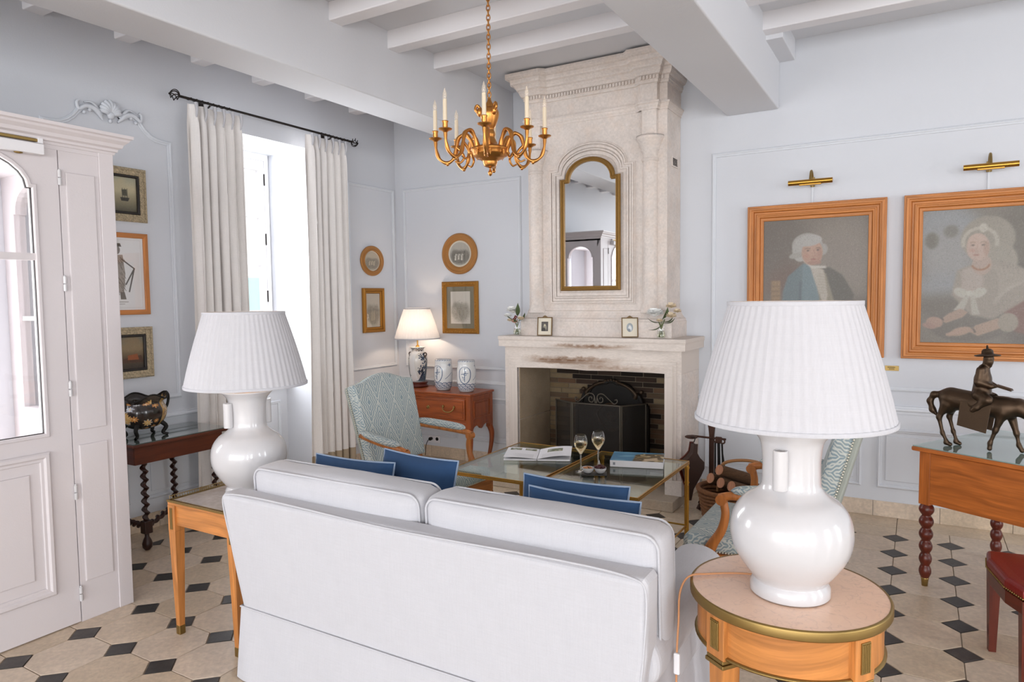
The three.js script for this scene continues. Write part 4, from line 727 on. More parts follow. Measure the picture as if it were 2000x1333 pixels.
// ---------------------------------------------------------------- lamps
function pleatedShade(rb, rt, y0, h, pleats) {
  const per = 6, n = pleats * per, body = grid((u, v) => { const a = u * TAU, r = lerp(rb, rt, v) + (0.0035 * lerp(1, 0.55, v)) * (Math.abs(((u * pleats) % 1) - 0.5) * 2 - 0.5), k = 1 + 0.02 * Math.sin(v * PI); return [r * k * Math.cos(a), y0 + h * v, -r * k * Math.sin(a)]; }, n, 5);
  const band = (r, y, t) => lathe([[r - 0.001, y - t], [r + 0.004, y - t], [r + 0.004, y + t], [r - 0.001, y + t]], 64);
  return { body, bands: [band(rb, y0, 0.006), band(rt, y0 + h, 0.006)] };
}
function lampLight(parent, y, k, r = 0.03) {
  mesh('bulb', lathe(smoothProfile([[0.012, -0.05], [0.014, -0.03], [r, 0.01], [r * 0.85, 0.03], [0.002, 0.042]], 14), 16, 0, y, 0), M.warmBulb, parent);
  const l = new THREE.PointLight(new THREE.Color().setRGB(1.0, 0.76, 0.55), k, 0, 2); l.position.set(0, y, 0); l.castShadow = true; l.shadow.radius = 1.5; l.name = 'lamp_light'; parent.add(l);
}
function bigLamp(label, pos, turn, k) {
  const t = thing('table_lamp', label, 'lamp', pos, turn);
  mesh('vase', lathe([[0.0, 0], [0.112, 0], [0.117, 0.006], [0.116, 0.03], [0.108, 0.044], ...smoothProfile([[0.106, 0.047], [0.136, 0.085], [0.168, 0.14], [0.178, 0.195], [0.168, 0.25], [0.14, 0.29], [0.105, 0.315], [0.088, 0.335], [0.084, 0.38], [0.085, 0.43], [0.093, 0.475], [0.112, 0.50], [0.12, 0.508]], 60), [0.121, 0.512], [0.117, 0.516], [0.100, 0.505], [0.085, 0.48], [0.076, 0.43], [0.074, 0.36], [0.0, 0.35]], 64), M.porcelain, t);
  for (const s of [-1, 1]) mesh('lug', [lathe([[0.016, 0.342], [0.0205, 0.342], [0.0215, 0.346], [0.0215, 0.458], [0.0205, 0.462], [0.016, 0.462], [0.016, 0.35], [0.0, 0.35]], 20, s * 0.102, 0, 0), rbb(s * 0.102 - 0.016, s * 0.102 + 0.016, 0.36, 0.45, -0.008, 0.008, 0.003)], M.porcelain, t);
  mesh('stem', cyl(0.009, 0.009, 0.36, 0, 0.34, 0, 12), M.brass, t);
  mesh('vase_cap', lathe([[0.0, 0.505], [0.06, 0.503], [0.062, 0.508], [0.02, 0.515], [0.014, 0.53], [0.0, 0.53]], 24), M.brass, t);
  const s = pleatedShade(0.284, 0.188, 0.545, 0.35, 60), sh = part('lamp_shade', t);
  mesh('pleats', s.body, M.linedShade, sh, { free: true }); mesh('trim', s.bands[0], M.linenWhite, sh); mesh('trim', s.bands[1], M.linenWhite, sh);
  mesh('shade_ring', [sweep([V(-0.188, 0.89, 0), V(0, 0.87, 0), V(0.188, 0.89, 0)], 0.003, 6), sweep([V(0, 0.89, -0.188), V(0, 0.87, 0), V(0, 0.89, 0.188)], 0.003, 6)], M.brass, sh);
  lampLight(t, 0.70, k); return t;
}
const LAMP = 0.16;
bigLamp('white porcelain lamp with pleated shade on the end table by the console', [1.905, 0.678, 3.42], 1.41, LAMP);
bigLamp('large white porcelain lamp with pleated shade on the round marble-topped table', [4.42, 0.711, 3.425], -1.72, LAMP);
// ---------------------------------------------------------------- round side table
{
  const t = thing('round_side_table', 'round fruitwood side table with pink marble top and brass rim', 'side table', [4.408, 0, 3.395]);
  const h = 0.71, R = 0.294;
  mesh('marble_top', cyl(R - 0.006, R - 0.006, 0.022, 0, h - 0.022, 0, 72), M.marble, t);
  mesh('brass_rim', lathe([[R - 0.007, h - 0.03], [R - 0.001, h - 0.03], [R + 0.002, h - 0.026], [R + 0.002, h - 0.003], [R - 0.002, h + 0.0015], [R - 0.007, h + 0.0012]], 72), M.oldBrass, t);
  mesh('apron', cyl(R - 0.022, R - 0.022, 0.125, 0, h - 0.155, 0, 64), M.honeyWood, t);
  mesh('apron_beading', lathe([[R - 0.022, h - 0.158], [R - 0.014, h - 0.156], [R - 0.013, h - 0.150], [R - 0.022, h - 0.147]], 64), M.oldBrass, t);
  for (const a of [0.62, 0.62 + PI / 2, 0.62 + PI, 0.62 + 1.5 * PI]) {
    const put = (g) => g.rotateY(-a + PI / 2).translate((R - 0.045) * Math.cos(a), 0, (R - 0.045) * Math.sin(a));
    const l = mesh('leg', put(join(rbb(-0.038, 0.038, h - 0.16, h - 0.03, 0.0, 0.036, 0.002), extrude([[-0.016, 0.035], [0.016, 0.035], [0.03, h - 0.185], [-0.03, h - 0.185]], 0.05, { bevel: 0.003 }).translate(0, 0, -0.018))), M.honeyWood, t, { uv: 'y' });
    mesh('capital', put(join(rbb(-0.04, 0.04, h - 0.185, h - 0.172, -0.026, 0.04, 0.003), rbb(-0.036, 0.036, h - 0.172, h - 0.16, -0.022, 0.037, 0.003))), M.oldBrass, l);
    mesh('fluted_plaque', put(join(rbb(-0.018, 0.018, h - 0.135, h - 0.045, 0.034, 0.0395, 0.001), ...[-2, -1, 0, 1, 2].map((k) => cyl(0.0026, 0.0026, 0.08, k * 0.0068, h - 0.13, 0.0395, 6)))), M.oldBrass, l);
    mesh('foot', put(rbb(-0.017, 0.017, 0, 0.045, -0.002, 0.034, 0.003).translate(0, 0, -0.009)), M.oldBrass, l);
  }
}
// flex with in-line switch hanging from the round table
{
  const c = thing('lamp_flex', 'twisted pink lamp flex with a white in-line switch hanging off the round table', 'cord', [4.2, 0, 3.45]), O = { world: true };
  mat('flex', '#c98f63', { roughness: 0.7 });
  mesh('flex', sweep(curve([[4.33, 0.722, 3.36], [4.25, 0.716, 3.37], [4.17, 0.716, 3.42], [4.118, 0.714, 3.465], [4.10, 0.68, 3.50], [4.102, 0.58, 3.53], [4.107, 0.52, 3.56], [4.108, 0.50, 3.565]], 40), 0.0035, 6), M.flex, c, O);
  mesh('lower_flex', sweep(curve([[4.108, 0.43, 3.57], [4.11, 0.25, 3.58], [4.11, 0.01, 3.60], [4.2, 0.006, 3.8]], 20), 0.0035, 6), M.flex, c, O);
  mesh('switch', rbb(4.099, 4.119, 0.43, 0.50, 3.56, 3.575, 0.005, 2), M.whitePaint, c, O);
}
// ---------------------------------------------------------------- end table behind the sofa arm
{
  const t = thing('end_table', 'square honey-coloured end table with brass gallery and tapering legs', 'end table', [1.87, 0, 3.42]), h = 0.675, a = 0.245, b = 0.262;
  mesh('table_top', rbb(-a, a, h - 0.026, h - 0.008, -b, b, 0.003), M.honeyWood, t);
  mesh('leather_top', bb(-a + 0.018, a - 0.018, h - 0.009, h - 0.005, -b + 0.018, b - 0.018), mat('paleStone', '#cdbfb7', { roughness: 0.12, map: T.lime, metres: true }), t);
  mesh('brass_edge', [ring(rect(-a - 0.002, a + 0.002, -b - 0.002, b + 0.002), 0.006, 0.01).rotateX(-PI / 2).translate(0, h - 0.012, 0), ring(rect(-a + 0.013, a - 0.013, -b + 0.013, b - 0.013), 0.005, 0.004).rotateX(-PI / 2).translate(0, h - 0.007, 0)], M.oldBrass, t);
  const ga = []; for (let k = 0; k <= 38; k++) { const z = lerp(-b + 0.01, b - 0.01, k / 38); for (const x of [-a + 0.006]) ga.push(cyl(0.0014, 0.0014, 0.017, x, h - 0.004, z, 5)); } for (let k = 0; k <= 36; k++) ga.push(cyl(0.0014, 0.0014, 0.017, lerp(-a + 0.006, a - 0.006, k / 36), h - 0.004, -b + 0.01, 5));
  ga.push(bb(-a + 0.003, -a + 0.009, h + 0.013, h + 0.016, -b + 0.008, b - 0.01), bb(-a + 0.003, a - 0.003, h + 0.013, h + 0.016, -b + 0.007, -b + 0.013));
  mesh('gallery', ga, M.oldBrass, t);
  for (const s of [-1, 1]) { mesh('apron', rbb(-a + 0.05, a - 0.05, h - 0.125, h - 0.026, s * (b - 0.022) - 0.011, s * (b - 0.022) + 0.011, 0.002), M.honeyWood, t); mesh('apron', rbb(s * (a - 0.022) - 0.011, s * (a - 0.022) + 0.011, h - 0.125, h - 0.026, -b + 0.05, b - 0.05, 0.002), M.honeyWood, t); }
  for (const sx of [-1, 1]) for (const sz of [-1, 1]) {
    const x = sx * (a - 0.026), z = sz * (b - 0.026);
    const taper = flat(new THREE.CylinderGeometry(0.025 * Math.SQRT2, 0.0135 * Math.SQRT2, h - 0.19, 4, 1).rotateY(PI / 4).translate(x, (h - 0.19) / 2 + 0.035, z)); taper.computeVertexNormals();
    const l = mesh('leg', [rbb(x - 0.026, x + 0.026, h - 0.155, h - 0.026, z - 0.026, z + 0.026, 0.002), taper], M.honeyWood, t, { uv: 'y' });
    mesh('brass_plaque', [bb(x - 0.010, x + 0.010, h - 0.145, h - 0.04, z + sz * 0.0265 - 0.001, z + sz * 0.0265 + 0.001), bb(x + sx * 0.0265 - 0.001, x + sx * 0.0265 + 0.001, h - 0.145, h - 0.04, z - 0.010, z + 0.010)], M.oldBrass, l);
    mesh('sabot', rbb(x - 0.0155, x + 0.0155, 0, 0.045, z - 0.0155, z + 0.0155, 0.003), M.oldBrass, l);
  }
  const c = thing('end_table_flex', 'thin brown lamp flex trailing down behind the end table leg', 'cord', [2.13, 0, 3.5]);
  mesh('flex', sweep(curve([[1.80, 0.69, 3.28], [1.70, 0.705, 3.17], [1.66, 0.69, 3.135], [1.70, 0.55, 3.12], [1.9, 0.3, 3.13], [2.08, 0.2, 3.2], [2.125, 0.13, 3.45], [2.14, 0.08, 3.6], [2.13, 0.008, 3.5]], 50), 0.003, 6), M.flex, c, { world: true });
}

// ---------------------------------------------------------------- commode in the corner with lamp and jars
{
  const t = thing('commode', 'polished cherry wood commode with one drawer and a brass swing handle', 'commode', [0.765, 0, 0.30]), w = 0.47, d = 0.19, h = 0.757;
  mesh('table_top', [rbox(2 * w + 0.03, 0.022, 2 * d + 0.03, 0.008, 0, h - 0.011, 0, 3)], M.cherryWood, t);
  mesh('carcass', [rbb(-w, w, 0.475, h - 0.02, -d, d - 0.004, 0.006), rbb(-w - 0.004, w + 0.004, h - 0.04, h - 0.022, -d - 0.002, d + 0.004, 0.006)], M.cherryWood, t);
  for (const s of [-1, 1]) mesh('side_panel', faceX(join(ring(rect(-d + 0.05, d - 0.05, 0.52, h - 0.07), 0.012, 0.008, 0.003), extrude(rect(-d + 0.075, d - 0.075, 0.545, h - 0.095), 0.006, { bevel: 0.003 }))).scale(s, 1, 1).translate(s * w, 0, 0), M.cherryWood, t);
  const dr = part('drawer', t);
  mesh('drawer_front', [extrude(rect(-w + 0.055, w - 0.055, 0.512, h - 0.055), 0.016, { bevel: 0.005 }).translate(0, 0, d - 0.004), ring(rect(-w + 0.07, w - 0.07, 0.528, h - 0.07), 0.008, 0.008, 0.003).translate(0, 0, d + 0.01)], M.cherryWood, dr);
  mesh('lock_knob', [ball(0.011, 0, 0.61, d + 0.024, 12), lathe([[0.0, 0], [0.018, 0], [0.016, 0.004], [0.0, 0.005]], 16).rotateX(PI / 2).translate(0, 0.61, d + 0.012)], M.oldBrass, dr);
  for (const x of [-0.24, 0.24]) mesh('swing_handle', [sweep(curve([[x - 0.062, 0.628, d + 0.02], [x - 0.058, 0.605, d + 0.03], [x - 0.03, 0.585, d + 0.036], [x + 0.03, 0.585, d + 0.036], [x + 0.058, 0.605, d + 0.03], [x + 0.062, 0.628, d + 0.02]], 24), 0.0055, 8), ball(0.012, x - 0.062, 0.63, d + 0.018), ball(0.012, x + 0.062, 0.63, d + 0.018)], M.oldBrass, dr);
  const ap = (hw) => { const p = [[-hw, 0.485], [-hw, 0.40], [-hw * 0.86, 0.41], [-hw * 0.7, 0.44], [-hw * 0.45, 0.452], [-hw * 0.25, 0.438], [-hw * 0.12, 0.418], [0, 0.412]]; return [...p, ...p.slice(0, -1).reverse().map(([x, y]) => [-x, y])]; };
  mesh('apron', extrude(ap(w - 0.02), 0.02, { bevel: 0.004 }).translate(0, 0, d - 0.022), M.cherryWood, t);
  for (const s of [-1, 1]) mesh('side_apron', extrude(ap(d - 0.02), 0.02, { bevel: 0.004 }).rotateY(PI / 2).translate(s > 0 ? w - 0.022 : -w + 0.002, 0, 0), M.cherryWood, t);
  for (const sx of [-1, 1]) for (const sz of [-1, 1]) mesh('leg', [rbb(sx * (w - 0.022) - 0.026, sx * (w - 0.022) + 0.026, 0.40, h - 0.025, sz * (d - 0.022) - 0.026, sz * (d - 0.022) + 0.026, 0.008, 2), sweep(curve([[sx * (w - 0.022), 0.42, sz * (d - 0.022)], [sx * (w - 0.006), 0.34, sz * (d - 0.008)], [sx * (w - 0.012), 0.22, sz * (d - 0.014)], [sx * (w - 0.03), 0.09, sz * (d - 0.028)], [sx * (w - 0.018), 0.006, sz * (d - 0.018)]], 18), (q) => 0.03 - 0.016 * Math.min(1, q * 1.2) + (q > 0.93 ? 0.006 : 0), 10)], M.cherryWood, t, { uv: 'y' });
}
// blue-and-white patterns on porcelain
const porc = (draw, w = 512, h = 512) => canvasTex(w, h, (g) => { g.fillStyle = '#e6e6e4'; g.fillRect(0, 0, w, h); draw(g, w, h); });
const leafy = (g, x, y, s, c) => { g.fillStyle = c; for (let k = 0; k < 7; k++) { const a = rr(0, TAU), r = rr(0, s); g.beginPath(); g.ellipse(x + r * Math.cos(a), y + r * Math.sin(a), rr(4, 0.35 * s), rr(2, 6), a, 0, TAU); g.fill(); } };
T.vaseBlue = porc((g, w, h) => {                      // v runs up; drawn top first
  for (let k = 0; k < 240; k++) leafy(g, rr(0, w), rr(20, 150), 16, ['#3b3430', '#5b4636', '#2e3a4e', '#c9b9a4'][Math.floor(rr(0, 4))]);
  g.fillStyle = '#d9d6cf'; for (const x of [60, 316]) { g.beginPath(); g.ellipse(x + 68, 330, 105, 150, 0, 0, TAU); g.fill(); g.fillStyle = '#4b5f70'; g.beginPath(); g.moveTo(x - 10, 470); g.quadraticCurveTo(x + 40, 380, x + 90, 300); g.lineTo(x + 130, 200); g.lineTo(x + 160, 360); g.lineTo(x + 150, 470); g.fill(); for (let k = 0; k < 46; k++) leafy(g, x + rr(0, 150), rr(220, 440), 22, ['#27384e', '#3d5268', '#1f2b3c'][Math.floor(rr(0, 3))]); g.fillStyle = '#d9d6cf'; leafy(g, x + 60, 380, 20, '#dcdcd8'); g.fillStyle = '#6e848c'; g.beginPath(); g.ellipse(x + 60, 478, 90, 20, 0, 0, TAU); g.fill(); g.fillStyle = '#d9d6cf'; }
});
T.jarBlue = porc((g, w, h) => {
  g.strokeStyle = '#40587a'; g.fillStyle = '#40587a'; g.lineCap = 'round';
  for (let x = 0; x < w; x += 26) { g.lineWidth = 8; g.beginPath(); g.moveTo(x, 14); g.quadraticCurveTo(x + 20, 36, x - 4, 66); g.stroke(); g.lineWidth = 4; g.beginPath(); g.arc(x + 12, 42, 9, 0, 5); g.stroke(); }
  g.lineWidth = 3; g.strokeRect(-4, 8, w + 8, 66);
  for (let b = 0; b < 2; b++) { const x = 110 + b * 256; g.lineWidth = 7; g.beginPath(); g.ellipse(x, 270, 52, 92, 0, 0, TAU); g.stroke(); g.lineWidth = 5; for (let k = 0; k < 5; k++) { g.beginPath(); g.arc(x + rr(-26, 26), 215 + k * 28, rr(8, 18), rr(0, 6), rr(3, 6)); g.stroke(); } g.beginPath(); g.moveTo(x, 200); g.lineTo(x, 340); g.moveTo(x - 30, 270); g.lineTo(x + 30, 260); g.stroke(); const c = x + 128; g.lineWidth = 8; g.beginPath(); g.moveTo(c, 140); g.lineTo(c, 190); g.moveTo(c - 22, 165); g.lineTo(c + 22, 165); g.stroke(); g.lineWidth = 4; g.strokeRect(c - 10, 152, 20, 26); g.beginPath(); g.moveTo(c - 50, 330); g.quadraticCurveTo(c, 290, c + 34, 250); g.lineTo(c + 40, 340); g.stroke(); }
  for (let y = 370; y < 490; y += 26) for (let x = (y / 26 & 1) * 18; x < w + 30; x += 44) { g.lineWidth = 7; g.beginPath(); g.arc(x, y + 22, 24, PI * 1.1, PI * 1.85); g.stroke(); g.lineWidth = 4; g.beginPath(); g.arc(x + 6, y + 22, 13, PI, PI * 1.7); g.stroke(); }
});
mat('vaseBlue', '#ffffff', { map: T.vaseBlue, roughness: 0.2, phys: true, clearcoat: 0.6 });
mat('jarBlue', '#ffffff', { map: T.jarBlue, roughness: 0.18, phys: true, clearcoat: 0.6 });
{
  const t = thing('chinese_vase_lamp', 'lamp made from a dark blue painted vase with a pleated white shade', 'lamp', [0.44, 0.757, 0.235]);
  mesh('wood_base', lathe([[0, 0], [0.098, 0], [0.1, 0.012], [0.088, 0.02], [0.09, 0.034], [0.098, 0.042], [0.094, 0.05], [0, 0.052]], 32), M.redWood, t);
  const v = mesh('vase', lathe(smoothProfile([[0.066, 0.052], [0.074, 0.07], [0.086, 0.14], [0.094, 0.22], [0.093, 0.29], [0.078, 0.335], [0.062, 0.352], [0.058, 0.365], [0.072, 0.388], [0.078, 0.394]], 40), 48), M.vaseBlue, t, { free: true });
  mesh('vase_lip', lathe([[0.07, 0.388], [0.08, 0.392], [0.08, 0.398], [0.05, 0.398], [0.0, 0.39]], 40), M.porcelain, t);
  for (const s of [-1, 1]) mesh('lion_handle', [ball(0.014, s * 0.088, 0.30, 0, 10), new THREE.TorusGeometry(0.016, 0.006, 8, 16).translate(s * 0.094, 0.325, 0)], mat('brownGlaze', '#4a3a30', { roughness: 0.4 }), t);
  mesh('brass_neck', [cyl(0.022, 0.012, 0.02, 0, 0.395, 0, 16), cyl(0.007, 0.007, 0.15, 0, 0.41, 0, 10)], M.brass, t);
  const s = pleatedShade(0.225, 0.128, 0.482, 0.297, 44), sh = part('lamp_shade', t);
  mesh('pleats', s.body, M.shade, sh, { free: true }); mesh('trim', s.bands[0], M.linenWhite, sh); mesh('trim', s.bands[1], M.linenWhite, sh);
  lampLight(t, 0.60, 0.38, 0.026);
  const jar = (x, z, label) => { const j = thing('garden_seat_jar', label, 'jar', [x, 0.757, z], x * 2); mesh('jar_body', lathe(smoothProfile([[0.068, 0.012], [0.078, 0.03], [0.086, 0.08], [0.0885, 0.15], [0.087, 0.215], [0.080, 0.255], [0.0815, 0.285], [0.078, 0.294]], 30), 48), M.jarBlue, j, { free: true }); mesh('jar_foot', lathe([[0, 0], [0.064, 0], [0.066, 0.012], [0.068, 0.014], [0, 0.014]], 36), M.porcelain, j); mesh('jar_rim', lathe([[0.079, 0.29], [0.077, 0.298], [0.068, 0.296], [0.066, 0.25], [0, 0.24]], 36), M.porcelain, j); };
  jar(0.83, 0.34, 'blue and white porcelain jar standing next to the painted vase lamp');
  jar(1.10, 0.345, 'blue and white porcelain jar near the fireplace end of the commode');
  const so = thing('wall_socket', 'white wall socket with a black plug above the skirting by the armchair', 'socket', [0.46, 0.187, 0.008]);
  mesh('plate', rbb(-0.075, 0.075, -0.04, 0.04, 0, 0.008, 0.003), M.whitePaint, so); mesh('plug', [cyl(0.016, 0.018, 0.03, 0, 0, 0, 12).rotateX(PI / 2).translate(-0.035, 0, 0.008), sweep(curve([[-0.035, 0, 0.03], [-0.04, -0.01, 0.06], [-0.06, -0.06, 0.07], [-0.08, -0.17, 0.06]], 14), 0.004, 6)], M.blackIron, so); mesh('outlet', cyl(0.018, 0.018, 0.002, 0, 0, 0, 16).rotateX(PI / 2).translate(0.035, 0, 0.008), M.blackIron, so);
}
// ---------------------------------------------------------------- console with barley-twist legs, tureen
const twist = (h, R = 0.017, c = 0.009, turns = 7) => { const n = Math.round(turns * 14), pos = (u, v) => { const a = u * turns * TAU, t = v * TAU, e = Math.min(1, Math.min(u, 1 - u) * 14); return [c * e * Math.cos(a) + R * Math.cos(t), u * h, c * e * Math.sin(a) + R * Math.sin(t)]; }; return grid((u, v) => pos(u, 1 - v), n, 12); };
{
  const t = thing('console_table', 'dark antique console table on barley-twist legs under the small pictures', 'console table', [0.25, 0, 2.80]), h = 0.727, z0 = -0.335, z1 = 0.37;
  mesh('table_top', rbb(-0.215, 0.225, h - 0.028, h - 0.006, z0 - 0.01, z1, 0.007, 3), M.consoleWood, t, { uv: 'z' });
  mesh('glass_sheet', bb(-0.21, 0.22, h - 0.0055, h, z0 - 0.004, z1 - 0.004), mat('glassSheet', '#55615a', { roughness: 0.05, phys: true, clearcoat: 1 }), t);
  mesh('apron', [rbb(0.165, 0.188, h - 0.145, h - 0.028, z0 + 0.03, z1 - 0.03, 0.003), rbb(-0.19, -0.168, h - 0.145, h - 0.028, z0 + 0.03, z1 - 0.03, 0.003), rbb(-0.18, 0.18, h - 0.145, h - 0.028, z0 + 0.025, z0 + 0.048, 0.003), rbb(-0.18, 0.18, h - 0.145, h - 0.028, z1 - 0.05, z1 - 0.028, 0.003)], M.consoleWood, t, { uv: 'z' });
  const legs = [[0.15, z0 + 0.07], [0.15, 0.26], [-0.15, -0.14], [-0.15, 0.26]];
  for (const [x, z] of legs) { const l = part('leg', t); mesh('twist', twist(0.385).translate(x, 0.2, z), M.darkWood, l, { uv: 'y' }); mesh('block', [rbox(0.055, 0.085, 0.055, 0.006, x, 0.155, z), lathe([[0, 0], [0.016, 0.002], [0.03, 0.02], [0.032, 0.045], [0.024, 0.07], [0.014, 0.09], [0.014, 0.115]], 16, x, 0, z)], M.darkWood, l); }
  const rail = ([a, b], [c, d]) => { const L = Math.hypot(c - a, d - b), turn = Math.atan2(c - a, d - b); return twist(L - 0.05, 0.015, 0.008, 5).translate(0, 0.025, 0).rotateX(PI / 2).rotateY(turn).translate(a, 0.155, b); };
  mesh('stretcher', rail(legs[1], legs[2]), M.darkWood, t); mesh('stretcher', rail(legs[1], legs[3]), M.darkWood, t); mesh('stretcher', rail(legs[0], legs[2]), M.darkWood, t);
  const T2 = canvasTex(512, 256, (g, w, hh) => { g.fillStyle = '#241a15'; g.fillRect(0, 0, w, hh); for (const x of [40, 296]) { g.fillStyle = '#b08a4e'; g.fillRect(x, 0, 62, hh); g.fillStyle = '#3a2716'; for (let k = 0; k < 60; k++) { g.beginPath(); g.arc(x + rr(4, 58), rr(0, hh), rr(2, 6), 0, TAU); g.stroke(); } } for (let k = 0; k < 70; k++) { const x = rr(0, w), y = rr(20, hh), r = rr(10, 19), c = ['#c98a4a', '#b4b8be', '#d0a868'][Math.floor(rr(0, 3))]; if ((x % 256) > 30 && (x % 256) < 110) continue; g.fillStyle = c; for (let p = 0; p < 8; p++) { g.beginPath(); g.ellipse(x + r * 0.6 * Math.cos(p * PI / 4), y + r * 0.6 * Math.sin(p * PI / 4), r * 0.5, r * 0.2, p * PI / 4, 0, TAU); g.fill(); } g.fillStyle = '#d8c08a'; g.beginPath(); g.arc(x, y, r * 0.25, 0, TAU); g.fill(); } });
  const u = thing('tureen', 'black lacquer footed jardiniere painted with gold and white flowers on the console', 'jardiniere', [0.27, 0.727, 2.965]);
  const prof = smoothProfile([[0.04, 0.055], [0.085, 0.075], [0.115, 0.125], [0.122, 0.18], [0.108, 0.215], [0.104, 0.235], [0.124, 0.27]], 26);
  const bowl = grid((q, v) => { const a = q * TAU, i = Math.min(prof.length - 1, Math.floor(v * (prof.length - 1))), [r, y] = prof[i], lift = v > 0.75 ? (v - 0.75) / 0.25 : 0; return [0.88 * r * Math.cos(a), y + 0.018 * lift * Math.cos(4 * a), -1.25 * r * Math.sin(a)]; }, 64, 26);
  mesh('bowl', bowl, mat('lacquer', '#ffffff', { map: T2, roughness: 0.25, phys: true, clearcoat: 0.7, side: THREE.DoubleSide }), u, { free: true });
  mesh('rim', sweep(Array.from({ length: 64 }, (_, i) => { const a = i / 64 * TAU; return V(0.88 * 0.124 * Math.cos(a), 0.27 + 0.018 * Math.cos(4 * a), -1.25 * 0.124 * Math.sin(a)); }), 0.006, 6, { closed: true }), M.blackIron, u);
  for (const s of [-1, 1]) mesh('handle', sweep(curve([[0, 0.255, s * 0.145], [0, 0.285, s * 0.16], [0, 0.26, s * 0.178], [0, 0.20, s * 0.17], [0, 0.165, s * 0.152]], 18), 0.009, 8), M.blackIron, u);
  for (const [a, b] of [[0.06, 0.085], [-0.06, 0.085], [0.06, -0.085], [-0.06, -0.085]]) mesh('foot', sweep(curve([[a * 0.9, 0.1, b * 0.9], [a * 1.25, 0.06, b * 1.25], [a * 1.05, 0.02, b * 1.05], [a * 1.35, 0.006, b * 1.35]], 12), (q) => 0.016 - 0.007 * q, 8), M.blackIron, u);
}
// ---------------------------------------------------------------- curtains and pole
{
  const r = thing('curtain_pole', 'wrought iron curtain pole with twisted ends and basket finials', 'curtain pole', [0.12, 3.112, 1.63]);
  mesh('rod', sweep([V(0, 0, -0.88), V(0, 0, 0.88)], 0.010, 10), M.iron, r);
  for (const s of [-1, 1]) {
    mesh('twisted_end', twist(0.42, 0.009, 0.004, 9).rotateX(PI / 2).translate(0, 0, s > 0 ? 0.42 : -0.86), M.iron, r);
    const f = part('finial', r); for (let k = 0; k < 6; k++) mesh('wire', sweep(curve(Array.from({ length: 9 }, (_, i) => { const q = i / 8, a = k * PI / 3 + q * 2.4, R = 0.034 * Math.sin(q * PI) + 0.004; return [R * Math.cos(a), R * Math.sin(a), s * (0.875 + 0.075 * q)]; }), 14), 0.0035, 6), M.iron, f);
    mesh('finial_tip', ball(0.008, 0, 0, s * 0.952, 8), M.iron, f);
    mesh('bracket', [sweep(curve([[0, 0, s * 0.62], [-0.03, -0.02, s * 0.62], [-0.115, -0.02, s * 0.62]], 8), 0.007, 8), rbb(-0.12, -0.112, -0.07, 0.03, s * 0.62 - 0.02, s * 0.62 + 0.02, 0.002)], M.iron, r);
  }
  const curtain = (label, z0, z1, folds, flip) => {
    const t = thing('curtain', label, 'curtain', [0.12, 0, (z0 + z1) / 2]), w = z1 - z0, top = 3.075;
    const f = (y0, y1, n) => grid((u, v) => { const y = lerp(y0, y1, v), q = (top - y) / top, g = sm(0, 0.06, q), ph = u * folds * TAU, k = (0.034 + 0.010 * Math.sin(u * 17)) * lerp(0.35, 1, g); const z = (u - 0.5) * w * lerp(0.97, 1.06, q) + 0.012 * Math.sin(2 * ph + 1) * g; return [k * Math.sin(ph + 0.8 * Math.sin(q * 4 + u * 6)) + 0.01 * Math.sin(u * 9), y, z]; }, folds * 16, n);
    mesh('cloth', f(0.235, top, 40), M.curtain, t, { uv: 'y' });
    mesh('hem_band', f(0.012, 0.2345, 6), M.curtainBand, t, { uv: 'y' });
    for (let i = 0; i < folds; i++) mesh('pinch_pleat', sweep(curve([[0.03, top + 0.012, (i + 0.25 - folds / 2) / folds * w], [0.04, top - 0.05, (i + 0.25 - folds / 2) / folds * w], [0.02, top - 0.12, (i + 0.25 - folds / 2) / folds * w]], 8), (q) => 0.014 * (1 - 0.6 * q), 7), M.linenWhite, t);
  };
  curtain('white floor-length curtain between the small pictures and the casement', 1.99, 2.455, 6);
  curtain('white floor-length curtain between the casement and the room corner', 0.85, 1.335, 6);
}
